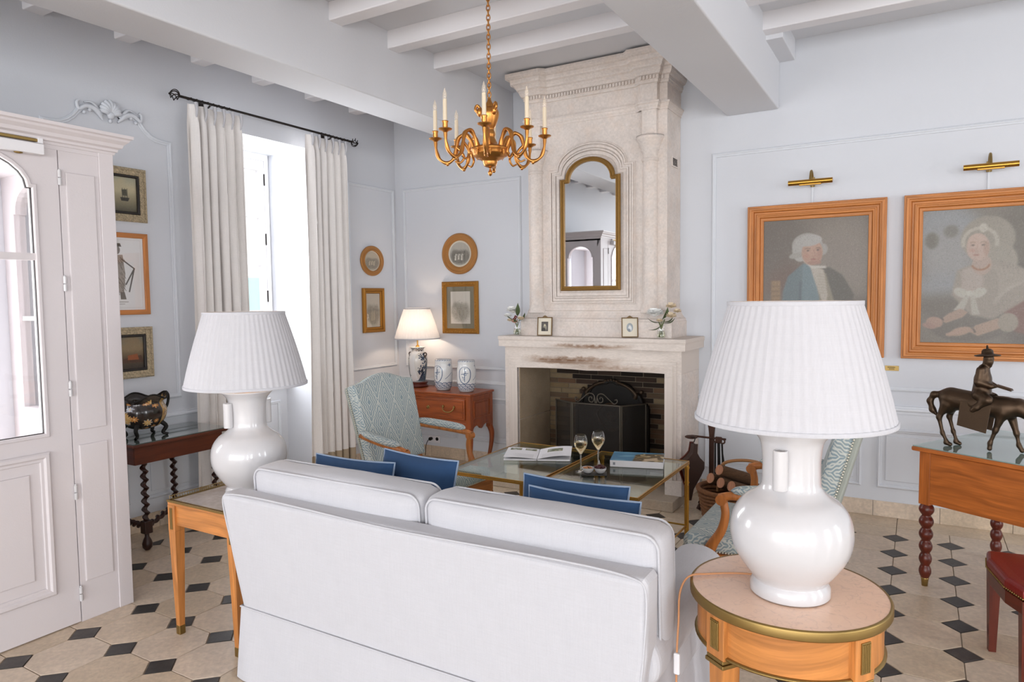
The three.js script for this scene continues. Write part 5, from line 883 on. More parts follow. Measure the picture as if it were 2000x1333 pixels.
// ---------------------------------------------------------------- chandelier
{
  const t = thing('chandelier', 'gilt bronze chandelier with eight scrolled arms and electric candles', 'chandelier', [2.47, 2.375, 2.045]);
  mesh('body', lathe(smoothProfile([[0.0, 0], [0.008, 0.006], [0.014, 0.022], [0.008, 0.035], [0.006, 0.046], [0.012, 0.052], [0.034, 0.06], [0.042, 0.075], [0.046, 0.09], [0.062, 0.1]], 30).concat([[0.068, 0.104], [0.085, 0.108], [0.088, 0.116], [0.104, 0.122], [0.108, 0.135], [0.112, 0.15], [0.118, 0.155], [0.118, 0.166], [0.104, 0.172], [0.062, 0.182], [0.046, 0.195], [0.038, 0.215]]).concat(smoothProfile([[0.038, 0.215], [0.03, 0.235], [0.034, 0.25], [0.03, 0.268], [0.026, 0.28], [0.036, 0.3], [0.05, 0.335], [0.058, 0.375], [0.05, 0.40], [0.034, 0.41], [0.03, 0.425], [0.02, 0.44], [0.012, 0.455], [0.01, 0.47]], 40)), 40), M.gilt, t);
  for (let k = 0; k < 3; k++) { const a = k / 3 * TAU + 0.5; mesh('mask', [new THREE.SphereGeometry(0.026, 12, 10).scale(0.8, 1.1, 0.7).rotateY(-a).translate(0.058 * Math.cos(a), 0.385, 0.058 * Math.sin(a)), sweep(curve([[0.05 * Math.cos(a), 0.40, 0.05 * Math.sin(a)], [0.075 * Math.cos(a), 0.425, 0.075 * Math.sin(a)], [0.085 * Math.cos(a), 0.40, 0.085 * Math.sin(a)], [0.072 * Math.cos(a), 0.385, 0.072 * Math.sin(a)]], 12), 0.009, 7)], M.gilt, t); }
  for (let k = 0; k < 8; k++) { const a = k * PI / 4 + 0.2; mesh('drop', [new THREE.ConeGeometry(0.012, 0.034, 8).rotateX(PI).translate(0.112 * Math.cos(a), 0.125, 0.112 * Math.sin(a)), ball(0.007, 0.112 * Math.cos(a), 0.146, 0.112 * Math.sin(a), 8)], M.gilt, t); }
  // the arm that points at the viewer stands 5 degrees to the left of the sight line
  const sight = Math.atan2(5.652 - 2.045, 4.75 - 2.47);
  mat('candle', '#ead9bd', { roughness: 0.6 }); mat('bulbGlass', '#fff8ee', { roughness: 0.05, phys: true, transmission: 0.75, thickness: 0 });
  const R = 0.334;
  for (let k = 0; k < 8; k++) {
    const a = sight + 0.09 + k * PI / 4, arm = part('arm', t), C = Math.cos(a), S = Math.sin(a), P = (r, y) => [r * C, y, r * S];
    mesh('branch', sweep(curve([P(0.095, 0.15), P(0.115, 0.215), P(0.15, 0.255), P(0.19, 0.235), P(0.205, 0.18), P(0.225, 0.11), P(0.265, 0.085), P(0.31, 0.11), P(0.33, 0.165), P(R, 0.215)], 44), (q) => 0.0135 - 0.004 * q + 0.002 * Math.sin(q * 40), 9), M.gilt, arm);
    mesh('leaf_scroll', sweep(curve([P(0.205, 0.18), P(0.175, 0.15), P(0.16, 0.115), P(0.185, 0.085), P(0.215, 0.095)], 20), (q) => 0.010 - 0.005 * q, 7), M.gilt, arm); mesh('bud', ball(0.012, ...P(0.262, 0.078), 8), M.gilt, arm);
    mesh('drip_pan', lathe([[0.004, 0.212], [0.012, 0.216], [0.02, 0.224], [0.038, 0.231], [0.040, 0.236], [0.014, 0.234], [0.012, 0.24], [0.016, 0.25], [0.015, 0.268], [0.019, 0.276], [0.019, 0.28], [0.0, 0.28]], 20, R * C, 0, R * S), M.gilt, arm);
    mesh('candle_tube', cyl(0.0125, 0.0115, 0.125, R * C, 0.278, R * S, 12), M.candle, arm);
    mesh('flame_bulb', lathe(smoothProfile([[0.007, 0.40], [0.0125, 0.418], [0.011, 0.437], [0.004, 0.458], [0.0008, 0.468]], 12), 12, R * C, 0, R * S), M.bulbGlass, arm);
  }
  const ch = part('chain', t); let y = 0.475, i = 0;
  while (y < 1.09) { mesh('link', new THREE.TorusGeometry(0.0125, 0.0036, 7, 14).scale(0.85, 1.5, 1).rotateY((i++ & 1) * PI / 2 + 0.4).translate(0, y + 0.013, 0), M.gilt, ch); y += 0.0285; }
  mesh('ceiling_cup', lathe([[0.004, 1.08], [0.012, 1.085], [0.018, 1.10], [0.014, 1.115], [0.03, 1.135], [0.05, 1.155], [0.052, 1.165], [0, 1.165]], 24), M.gilt, t);
}

// ---------------------------------------------------------------- pictures
const soft = (g, px, fn) => { g.save(); g.filter = `blur(${px}px)`; fn(); g.restore(); };
const ell = (g, c, x, y, rx, ry, rot = 0) => { g.fillStyle = c; g.beginPath(); g.ellipse(x, y, rx, ry, rot, 0, TAU); g.fill(); };
const poly = (g, c, pts) => { g.fillStyle = c; g.beginPath(); pts.forEach(([x, y], i) => i ? g.lineTo(x, y) : g.moveTo(x, y)); g.closePath(); g.fill(); };
function craquelure(g, w, h, a) { if (a > 0.1) { g.fillStyle = 'rgba(104,97,88,0.30)'; g.fillRect(0, 0, w, h); for (let k = 0; k < 16000; k++) { const q = rnd(); g.fillStyle = q < 0.5 ? `rgba(60,54,48,${rr(0.04, 0.2)})` : `rgba(176,170,160,${rr(0.03, 0.16)})`; g.fillRect(rr(0, w), rr(0, h), rr(1, 4), rr(1, 4)); } } for (let k = 0; k < 5200; k++) { g.fillStyle = `rgba(${rnd() < 0.5 ? '30,26,22' : '205,200,192'},${rr(0.02, a)})`; g.fillRect(rr(0, w), rr(0, h), rr(0.6, 1.6), rr(2, 12)); } for (let k = 0; k < 2600; k++) { g.fillStyle = `rgba(190,186,180,${rr(0.02, a)})`; g.fillRect(rr(0, w), rr(0, h), rr(3, 12), 1); } }
T.portraitMan = canvasTex(520, 640, (g, w, h) => {
  g.fillStyle = '#6d6358'; g.fillRect(0, 0, w, h);
  soft(g, 40, () => { ell(g, '#7c7166', 380, 260, 190, 240); ell(g, '#5b5148', 80, 120, 140, 190); ell(g, '#5e463a', 110, 320, 120, 70, -0.6); ell(g, '#4e463f', 430, 560, 200, 140); });
  soft(g, 3, () => {
    poly(g, '#8a6b49', [[44, 322], [92, 322], [92, 640], [44, 640]]); g.fillStyle = '#6f5438'; for (let y = 350; y < 640; y += 26) g.fillRect(44, y, 48, 5);
    poly(g, '#56686f', [[205, 235], [280, 260], [330, 440], [335, 640], [95, 640], [105, 380], [130, 300]]); poly(g, '#4a463d', [[300, 262], [335, 256], [400, 300], [455, 400], [440, 560], [480, 640], [300, 640]]);
    poly(g, '#617780', [[205, 235], [262, 252], [290, 400], [250, 640], [190, 640], [200, 420]]); poly(g, '#485860', [[188, 330], [200, 330], [196, 520], [184, 520]]);
    poly(g, '#837a68', [[262, 270], [320, 290], [370, 460], [390, 640], [250, 640], [290, 420]]); poly(g, '#b3aa9c', [[240, 248], [310, 270], [330, 400], [318, 470], [290, 400], [262, 320]]);
    g.strokeStyle = '#8f8678'; g.lineWidth = 3; for (let y = 290; y < 400; y += 14) { g.beginPath(); g.moveTo(280, y); g.lineTo(322, y + 4); g.stroke(); }
    poly(g, '#c3bdb4', [[196, 212], [204, 206], [250, 246], [318, 250], [322, 262], [250, 262]]);
  });
  soft(g, 2.5, () => {
    ell(g, '#9d9a95', 225, 138, 76, 62); ell(g, '#a5a29d', 190, 165, 40, 60); ell(g, '#98958f', 168, 192, 34, 15, -0.2); ell(g, '#98958f', 300, 165, 26, 32, 0.3);
    ell(g, '#b08873', 250, 178, 52, 66); ell(g, '#b98f79', 258, 160, 38, 36); ell(g, '#b2806c', 222, 196, 14, 11); ell(g, '#a67a68', 286, 190, 12, 40); ell(g, '#9c7262', 262, 232, 34, 10); ell(g, '#aaa7a2', 232, 116, 66, 30, -0.1);
    g.strokeStyle = '#6b5447'; g.lineWidth = 4; g.beginPath(); g.moveTo(214, 160); g.quadraticCurveTo(228, 152, 242, 160); g.moveTo(266, 158); g.quadraticCurveTo(278, 150, 292, 158); g.stroke();
    ell(g, '#4e4038', 230, 168, 7, 4); ell(g, '#4e4038', 278, 166, 7, 4); g.strokeStyle = '#96685a'; g.lineWidth = 3; g.beginPath(); g.moveTo(258, 166); g.lineTo(266, 196); g.lineTo(252, 200); g.stroke(); ell(g, '#8f5148', 258, 214, 15, 4);
  });
  craquelure(g, w, h, 0.13);
});
T.portraitLady = canvasTex(520, 660, (g, w, h) => {
  g.fillStyle = '#70695f'; g.fillRect(0, 0, w, h);
  soft(g, 26, () => { ell(g, '#868a8e', 90, 90, 150, 120); ell(g, '#8b8a8a', 110, 250, 110, 160); ell(g, '#85888c', 90, 380, 130, 60); ell(g, '#5d574d', 430, 170, 150, 180); ell(g, '#4c463e', 470, 330, 90, 70); ell(g, '#5e574e', 120, 480, 150, 60); ell(g, '#544c45', 470, 600, 120, 100); });
  soft(g, 6, () => { ell(g, '#605b50', 42, 150, 28, 40); ell(g, '#6a665f', 122, 108, 30, 30); ell(g, '#6e4a40', 440, 500, 110, 110); ell(g, '#5f5850', 200, 560, 170, 90); });
  soft(g, 4, () => {
    ell(g, '#8b8478', 270, 150, 108, 108); ell(g, '#8f887b', 310, 260, 80, 90);
    poly(g, '#8d8378', [[150, 300], [240, 260], [330, 255], [460, 320], [500, 400], [420, 450], [300, 540], [210, 520], [130, 420]]); poly(g, '#a3958b', [[170, 300], [250, 270], [260, 400], [170, 420]]);
    g.strokeStyle = '#a49b8e'; g.lineWidth = 4; for (let k = 0; k < 9; k++) { g.beginPath(); g.moveTo(300 + k * 20, 280 + k * 6); g.quadraticCurveTo(350 + k * 12, 360, 300 + k * 6, 470 - k * 10); g.stroke(); }
  });
  soft(g, 2.5, () => {
    ell(g, '#a58f81', 250, 275, 40, 50); ell(g, '#b3988a', 232, 190, 46, 66); ell(g, '#b99c8d', 228, 160, 36, 34); ell(g, '#b08a7c', 210, 206, 12, 10); ell(g, '#a58676', 266, 200, 11, 36);
    g.strokeStyle = '#a9a294'; g.lineWidth = 16; g.beginPath(); g.arc(240, 166, 68, PI * 0.9, PI * 2.1); g.stroke(); ell(g, '#b3ad9f', 252, 98, 16, 22);
    ell(g, '#5b4d44', 212, 180, 7, 4); ell(g, '#5b4d44', 254, 180, 7, 4); g.strokeStyle = '#75614f'; g.lineWidth = 3; g.beginPath(); g.moveTo(202, 168); g.quadraticCurveTo(212, 162, 222, 168); g.moveTo(244, 168); g.quadraticCurveTo(254, 162, 264, 168); g.stroke(); ell(g, '#97675c', 226, 228, 13, 4); g.strokeStyle = '#9c7b6c'; g.beginPath(); g.moveTo(232, 180); g.lineTo(226, 208); g.lineTo(238, 211); g.stroke();
    g.strokeStyle = '#8d5a3c'; g.lineWidth = 8; g.beginPath(); g.arc(245, 262, 38, 0.3, 2.7); g.stroke();
    const bow = '#aea99d'; ell(g, bow, 170, 410, 34, 22, 0.5); ell(g, bow, 240, 412, 36, 22, -0.5); poly(g, '#a7a296', [[192, 420], [206, 424], [180, 505], [140, 495]]); poly(g, '#a7a296', [[206, 424], [224, 424], [248, 515], [216, 520]]); ell(g, '#b7b2a7', 204, 414, 13, 14);
    poly(g, '#9d8170', [[86, 545], [120, 512], [168, 488], [200, 505], [180, 530], [110, 560]]); ell(g, '#a08070', 62, 556, 36, 27, 0.2); ell(g, '#97766a', 40, 574, 30, 14, 0.3); poly(g, '#a08472', [[205, 600], [232, 570], [318, 535], [362, 545], [350, 575], [242, 622]]); ell(g, '#a58875', 172, 600, 46, 20, -0.3); for (let q = 0; q < 4; q++) poly(g, '#997b69', [[128 - q * 3, 606 + q * 6], [176, 590 + q * 6], [178, 594 + q * 6], [130 - q * 3, 610 + q * 6]]); poly(g, '#a98a78', [[110, 612], [170, 590], [180, 610], [112, 624]]); ell(g, '#8d8375', 360, 555, 40, 46); g.strokeStyle = '#4f463e'; g.lineWidth = 7; g.beginPath(); g.moveTo(222, 584); g.lineTo(232, 606); g.moveTo(92, 532); g.lineTo(100, 548); g.stroke();
  });
  craquelure(g, w, h, 0.14);
});
const sea = (dark) => canvasTex(256, 220, (g, w, h) => { const gr = g.createLinearGradient(0, 0, 0, h); const c = dark ? ['#6e6a5c', '#8f7a58', '#584632', '#33291f'] : ['#a3a18c', '#c2b694', '#8d8468', '#524d3d']; c.forEach((q, i) => gr.addColorStop(i / 3, q)); g.fillStyle = gr; g.fillRect(0, 0, w, h); soft(g, 10, () => { for (let k = 0; k < 9; k++) ell(g, dark ? '#857052' : '#b8ad8c', rr(0, w), rr(10, 90), rr(20, 60), rr(8, 20)); }); soft(g, 1.5, () => { if (dark) { poly(g, '#4a2f1e', [[120, 150], [240, 130], [256, 180], [110, 180]]); poly(g, '#5a3a22', [[96, 90], [112, 90], [112, 160], [96, 160]]); poly(g, '#8a4a26', [[150, 128], [215, 118], [225, 160], [150, 160]]); } else { poly(g, '#2f2d25', [[150, 130], [210, 130], [200, 152], [156, 152]]); g.strokeStyle = '#33302a'; g.lineWidth = 3; for (const x of [165, 180, 196]) { g.beginPath(); g.moveTo(x, 132); g.lineTo(x, 70); g.stroke(); } poly(g, '#4d4a3b', [[160, 80], [192, 76], [196, 118], [164, 118]]); } ell(g, '#221d17', 60, 182, 46, 12); ell(g, '#1d1914', 40, 170, 8, 16); }); craquelure(g, w, h, 0.05); });
T.seaA = sea(false); T.seaB = sea(true);
T.figurePrint = canvasTex(256, 400, (g, w, h) => { g.fillStyle = '#dedcda'; g.fillRect(0, 0, w, h); g.strokeStyle = '#c9c6c2'; g.lineWidth = 2; g.strokeRect(14, 14, w - 28, h - 28); g.strokeStyle = '#4a423c'; g.fillStyle = '#6f655c'; g.lineWidth = 4; ell(g, '#7a6f65', 118, 70, 20, 26); poly(g, '#544b43', [[90, 52], [146, 52], [140, 34], [96, 34]]); poly(g, '#978d83', [[84, 100], [150, 96], [160, 200], [150, 300], [92, 300], [80, 200]]); g.lineWidth = 7; g.beginPath(); g.moveTo(144, 120); g.lineTo(206, 170); g.lineTo(160, 260); g.moveTo(206, 170); g.lineTo(176, 300); g.stroke(); poly(g, '#62584e', [[96, 300], [126, 300], [122, 340], [92, 340]]); poly(g, '#62584e', [[130, 300], [152, 300], [160, 340], [132, 340]]); g.lineWidth = 2; for (let k = 0; k < 120; k++) { g.strokeStyle = '#5b5149'; const x = rr(84, 154), y = rr(100, 300); g.beginPath(); g.moveTo(x, y); g.lineTo(x + 8, y + 16); g.stroke(); } g.fillStyle = '#8d8780'; g.fillRect(80, 352, 90, 4); g.fillRect(96, 364, 56, 3); });
const engraving = (oval, tone, s) => canvasTex(256, 320, (g, w, h) => { g.fillStyle = tone[0]; g.fillRect(0, 0, w, h); soft(g, 12, () => { ell(g, tone[1], 128, 190, 120, 110); ell(g, tone[0], 140, 70, 90, 50); }); g.lineWidth = 1.4; for (let k = 0; k < 1500; k++) { const x = rr(10, w - 10), y = rr(30, h - 20), d = Math.hypot((x - 128) / 110, (y - 200) / 100); if (rnd() > 1.25 - d) continue; g.strokeStyle = tone[2]; g.beginPath(); g.moveTo(x, y); g.lineTo(x + rr(-7, 7), y + rr(3, 12)); g.stroke(); } soft(g, 1.5, () => { for (const [x, hh] of s) { ell(g, tone[3], x, 168, 8, 9); poly(g, tone[3], [[x - 11, 178], [x + 11, 178], [x + 19, 150 + hh], [x - 19, 150 + hh]]); poly(g, tone[1], [[x, 182], [x + 9, 178], [x + 18, 150 + hh], [x + 2, 150 + hh]]); g.strokeStyle = tone[3]; g.lineWidth = 5; g.beginPath(); g.moveTo(x + 8, 182); g.lineTo(x + 24, 164); g.moveTo(x - 8, 182); g.lineTo(x - 22, 196); g.stroke(); } }); });
T.engraveA = engraving(true, ['#b8ab94', '#8f846f', '#4c4439', '#c9b99c'], [[90, 90], [130, 80], [168, 90]]);
T.engraveB = engraving(true, ['#b0ab9f', '#7d786d', '#3e3b36', '#cfcabd'], [[80, 100], [120, 90], [160, 100]]);
T.engraveC = engraving(false, ['#b5ad9d', '#8f8775', '#5d5547', '#a4967d'], [[110, 110], [150, 105]]);
T.engraveD = engraving(false, ['#c8c2b6', '#a09a8c', '#6d675b', '#8f8877'], [[90, 90], [130, 75], [180, 90]]);
const pic = (name, map, rough = 0.55) => mat(name, '#ffffff', { map, roughness: rough });
const uvRect = (w, h, z) => { const g = new THREE.BoxGeometry(w, h, 0.004).translate(0, 0, z); return g; };
// picture hung on the chimney wall (side 'b') or the window wall ('l'); profile rings from outside to inside [inset, width, depth]
function hang(name, label, category, side, u, y, w, h, rings, frameMat, image, imgInset, { mount, mountInset, oval, group, glazed } = {}) {
  const t = side === 'b' ? thing(name, label, category, [u, y, 0.001], 0, group) : thing(name, label, category, [0.001, y, u], PI / 2, group);
  const outline = oval ? Array.from({ length: 48 }, (_, i) => [w / 2 * Math.cos(i / 48 * TAU), h / 2 * Math.sin(i / 48 * TAU)]) : rect(-w / 2, w / 2, -h / 2, h / 2);
  const f = part('frame', t);
  rings.forEach(([ins, wd, d, m], i) => mesh(['frame_rim', 'frame_cove', 'frame_slip', 'frame_fillet', 'frame_bead'][i], ring(offsetRing(outline, ins), wd, d, Math.min(0.005, d / 3, wd / 3)), m || frameMat, f, { uv: 'ring' }));
  const iw = w - 2 * imgInset, ih = h - 2 * imgInset;
  if (mount) mesh('mount', oval ? extrude(offsetRing(outline, rings[0][0] + 0.004), 0.006) : bb(-w / 2 + 0.006, w / 2 - 0.006, -h / 2 + 0.006, h / 2 - 0.006, 0.001, 0.007), mount, t);
  const img = oval ? new THREE.CircleGeometry(0.5, 48).scale(iw, ih, 1).translate(0, 0, 0.0085) : uvRect(iw, ih, 0.0065);
  mesh('picture', img, image, t, { free: true });
  if (glazed) mesh('glazing', oval ? extrude(offsetRing(outline, rings[0][0] + rings[0][1] * 0.6), 0.0015).translate(0, 0, 0.011) : bb(-w / 2 + rings[0][1] * 0.7, w / 2 - rings[0][1] * 0.7, -h / 2 + rings[0][1] * 0.7, h / 2 - rings[0][1] * 0.7, 0.011, 0.0125), M.glass, t);
  return t;
}
mat('pineFrame', '#df9650', { map: again(T.wood, 1.1, 3.2), roughness: 0.5, metres: true }); mat('carvedGold', '#f2dcb4', { metalness: 0.05, roughness: 0.6, map: again(T.slate, 9), bumpMap: again(T.bumpFine, 9), bumpScale: 0.005, metres: true });
mat('orangeGilt', '#b07b42', { metalness: 0.4, roughness: 0.45, bumpMap: again(T.bumpFine, 8), bumpScale: 0.002, metres: true }); mat('olive', '#77705b', { roughness: 0.8 }); mat('blackSlip', '#231d19', { roughness: 0.5 }); mat('creamMount', '#d9d0bd', { roughness: 0.85 });
const big = [[0, 0.045, 0.05], [0.012, 0.022, 0.058], [0.045, 0.045, 0.036], [0.062, 0.016, 0.042], [0.09, 0.026, 0.024]];
hang('oil_portrait', 'oil portrait of a man in white wig and blue coat in wide pine frame', 'painting', 'b', 4.053, 1.742, 0.956, 1.145, big, M.pineFrame, pic('portraitMan', T.portraitMan, 0.4), 0.112);
hang('oil_portrait', 'oil portrait of a seated lady in lace bonnet with bow in wide pine frame', 'painting', 'b', 5.115, 1.742, 0.956, 1.145, big, M.pineFrame, pic('portraitLady', T.portraitLady, 0.4), 0.112);
for (const [x, label] of [[4.035, 'brass picture light above the portrait of the man'], [5.125, 'brass picture light above the portrait of the lady']]) {
  const t = thing('picture_light', label, 'picture light', [x, 2.455, 0]);
  mesh('tube_shade', [new THREE.CylinderGeometry(0.019, 0.019, 0.30, 20, 1).rotateZ(PI / 2).translate(0, 0, 0.14), rbb(-0.075, 0.075, -0.024, -0.012, 0.125, 0.152, 0.003)], M.brass, t);
  mesh('arm', [sweep(curve([[0, -0.02, 0.012], [0, 0.05, 0.02], [0, 0.085, 0.055], [0, 0.085, 0.09], [0, 0.05, 0.125], [0, 0.015, 0.14]], 22), 0.0085, 8), rbb(-0.016, 0.016, -0.02, 0.05, 0.001, 0.014, 0.003)], M.oldBrass, t);
  mesh('cable_cover', rbb(-0.008, 0.008, -0.15, -0.02, 0.001, 0.009, 0.002), M.moldPaint, t);
}
{
  const t = thing('plaque', 'small brass name plaque on the wall between the portraits', 'plaque', [4.583, 1.092, 0.001]);
  mesh('plate', rbb(-0.044, 0.044, -0.018, 0.018, 0, 0.004, 0.001), M.oldBrass, t);
  mesh('lettering', [[-0.028, 0.004, 0.052], [-0.018, -0.008, 0.034]].flatMap(([x, y, w]) => Array.from({ length: Math.round(w / 0.005) }, (_, i) => bb(x + i * 0.005, x + i * 0.005 + 0.0035, y, y + 0.006, 0.004, 0.0045))), M.blackIron, t).userData.kind = 'stuff';
}
hang('round_engraving', 'round engraving of dancing figures in a broad gilt frame near the chimney', 'picture', 'b', 0.813, 2.073, 0.42, 0.405, [[0, 0.06, 0.026], [0.008, 0.02, 0.034], [0.052, 0.02, 0.018]], M.orangeGilt, pic('engraveB', T.engraveB), 0.088, { mount: M.creamMount, oval: true, glazed: true });
hang('framed_engraving', 'engraving with wide olive mount in a twisted gilt frame near the chimney', 'picture', 'b', 0.81, 1.54, 0.435, 0.52, [[0, 0.046, 0.022], [0.006, 0.03, 0.032], [0.044, 0.008, 0.016]], M.giltWood, pic('engraveD', T.engraveD), 0.1, { mount: M.olive, glazed: true });
{ // rope carving on that frame
  const f = scene.children.find((o) => o.name === 'framed_engraving').children[0], W = 0.435 / 2 - 0.022, H = 0.52 / 2 - 0.022, lumps = [];
  for (let k = 0; k < 18; k++) for (const s of [-1, 1]) { lumps.push(new THREE.SphereGeometry(0.013, 8, 6).scale(0.7, 1.25, 0.6).rotateZ(0.6).translate(s * W, lerp(-H, H, k / 17), 0.03)); if (k < 14) lumps.push(new THREE.SphereGeometry(0.013, 8, 6).scale(1.25, 0.7, 0.6).rotateZ(0.6).translate(lerp(-W, W, k / 13), s * H, 0.03)); }
  mesh('rope_carving', lumps, M.giltWood, f).userData.kind = 'stuff';
}
hang('oval_engraving', 'oval sepia engraving in a plain gilt frame beside the curtain', 'picture', 'l', 0.393, 2.017, 0.335, 0.30, [[0, 0.042, 0.022], [0.034, 0.014, 0.03]], M.orangeGilt, pic('engraveA', T.engraveA), 0.06, { mount: M.creamMount, oval: true, glazed: true });
hang('tall_engraving', 'tall narrow engraving in a brown gilt frame beside the curtain', 'picture', 'l', 0.394, 1.522, 0.31, 0.445, [[0, 0.03, 0.032], [0.008, 0.012, 0.036], [0.028, 0.026, 0.02]], M.giltWood, pic('engraveC', T.engraveC), 0.056, { glazed: true });
hang('marine_picture', 'small marine painting with sailing ship in carved gold frame, topmost of three', 'picture', 'l', 2.93, 2.375, 0.41, 0.37, [[0, 0.05, 0.026], [0.008, 0.012, 0.036], [0.05, 0.018, 0.024, M.blackSlip]], M.carvedGold, pic('seaA', T.seaA), 0.068);
hang('costume_print', 'print of a robed figure in a flat orange wood frame, middle of three', 'picture', 'l', 2.94, 1.828, 0.42, 0.567, [[0, 0.034, 0.022]], M.pineFrame, pic('figurePrint', T.figurePrint), 0.032, { glazed: true });
hang('landscape_picture', 'small dark landscape painting in carved gold frame, lowest of three', 'picture', 'l', 2.93, 1.278, 0.41, 0.357, [[0, 0.05, 0.026], [0.008, 0.012, 0.036], [0.05, 0.018, 0.024, M.blackSlip]], M.carvedGold, pic('seaB', T.seaB), 0.068);

// ---------------------------------------------------------------- mantel: photographs and flowers
function photoFrame(label, x, turn, tex, oval) {
  const t = thing('photo_frame', label, 'photo frame', [x, 1.3, 0.44], turn), w = 0.132, h = 0.16, lean = (g) => g.rotateX(-0.12).translate(0, 0.003, 0);
  mesh('frame', lean(ring(rect(-w / 2, w / 2, 0, h), 0.008, 0.012, 0.002)), M.darkBrass || mat('darkBrass', '#6f583a', { metalness: 0.6, roughness: 0.5 }), t);
  mesh('crest', lean(join(extrude([[-0.026, h - 0.001], [0.026, h - 0.001], [0.012, h + 0.01], [0, h + 0.016], [-0.012, h + 0.01]], 0.008, { bevel: 0.002 }))), M.darkBrass, t);
  mesh('mount', lean(bb(-w / 2 + 0.004, w / 2 - 0.004, 0.004, h - 0.004, 0.002, 0.006)), M.creamMount, t);
  mesh('photograph', lean((oval ? new THREE.CircleGeometry(0.5, 32).scale(0.052, 0.072, 1) : new THREE.PlaneGeometry(0.06, 0.082)).translate(0, h / 2, 0.0066)), pic('photo' + x, tex), t, { free: true });
  mesh('strut', lean(rbb(-0.02, 0.02, 0.0, 0.11, -0.006, -0.002, 0.001)).rotateX(0), M.redWood, t);
}
const photoTex = (pale) => canvasTex(96, 128, (g, w, h) => { g.fillStyle = pale ? '#9aa0a4' : '#4e4842'; g.fillRect(0, 0, w, h); soft(g, 4, () => { ell(g, pale ? '#d5d8d8' : '#8d8676', 50, 80, 26, 42); ell(g, pale ? '#7e8488' : '#2d2924', 30, 110, 30, 30); ell(g, pale ? '#d9d4cc' : '#cfc6a2', 48, 46, 12, 15); }); });
photoFrame('small standing brass frame with a dark portrait photograph on the mantel', 1.985, 0.2, photoTex(false), false);
photoFrame('small standing brass frame with an oval photograph on the mantel', 2.755, 0.45, photoTex(true), true);
mat('whitePetal', '#f0efec', { roughness: 0.8, side: THREE.DoubleSide }); mat('creamPetal', '#dccbb0', { roughness: 0.8, side: THREE.DoubleSide }); mat('pinkPetal', '#dcae9b', { roughness: 0.8, side: THREE.DoubleSide }); mat('berry', '#6e211e', { roughness: 0.4 }); mat('leafGreen', '#4c5a38', { roughness: 0.7, side: THREE.DoubleSide }); mat('stemGreen', '#66723f', { roughness: 0.7 });
function bloomAt(parent, name, m, x, y, z, r, n = 14) {
  const g = n > 10 ? [new THREE.SphereGeometry(r * 0.52, 10, 8).scale(1, 0.85, 1).translate(x, y + r * 0.12, z)] : []; for (let k = 0; k < n * 1.6; k++) { const a = k * 2.4, e = 0.1 + (n > 10 ? 0.95 : 1.25) * Math.sqrt(k / n / 1.6), c = grid((u, v) => { const q = (u - 0.5) * 1.25, s = v; return [r * 0.75 * Math.sin(q) * Math.sin(s * PI * 0.62), r * 0.95 * (s - 0.1) , r * 0.28 * (1 - Math.cos(q * 1.4)) + r * 0.25 * s * s]; }, 4, 4); g.push(c.rotateX(e * 0.9).rotateY(a).translate(x, y - r * 0.25, z)); }
  mesh(name, g, m, parent);
}
const leafG = (x, y, z, yaw, pitch, L, W) => grid((u, v) => { const w = W * Math.sin(Math.PI * Math.min(1, v * 1.02)) * (u - 0.5) * 2; return [w, L * v, 0.12 * L * Math.sin(v * PI) + Math.abs(w) * 0.3]; }, 4, 8).rotateX(pitch).rotateY(yaw).translate(x, y, z);
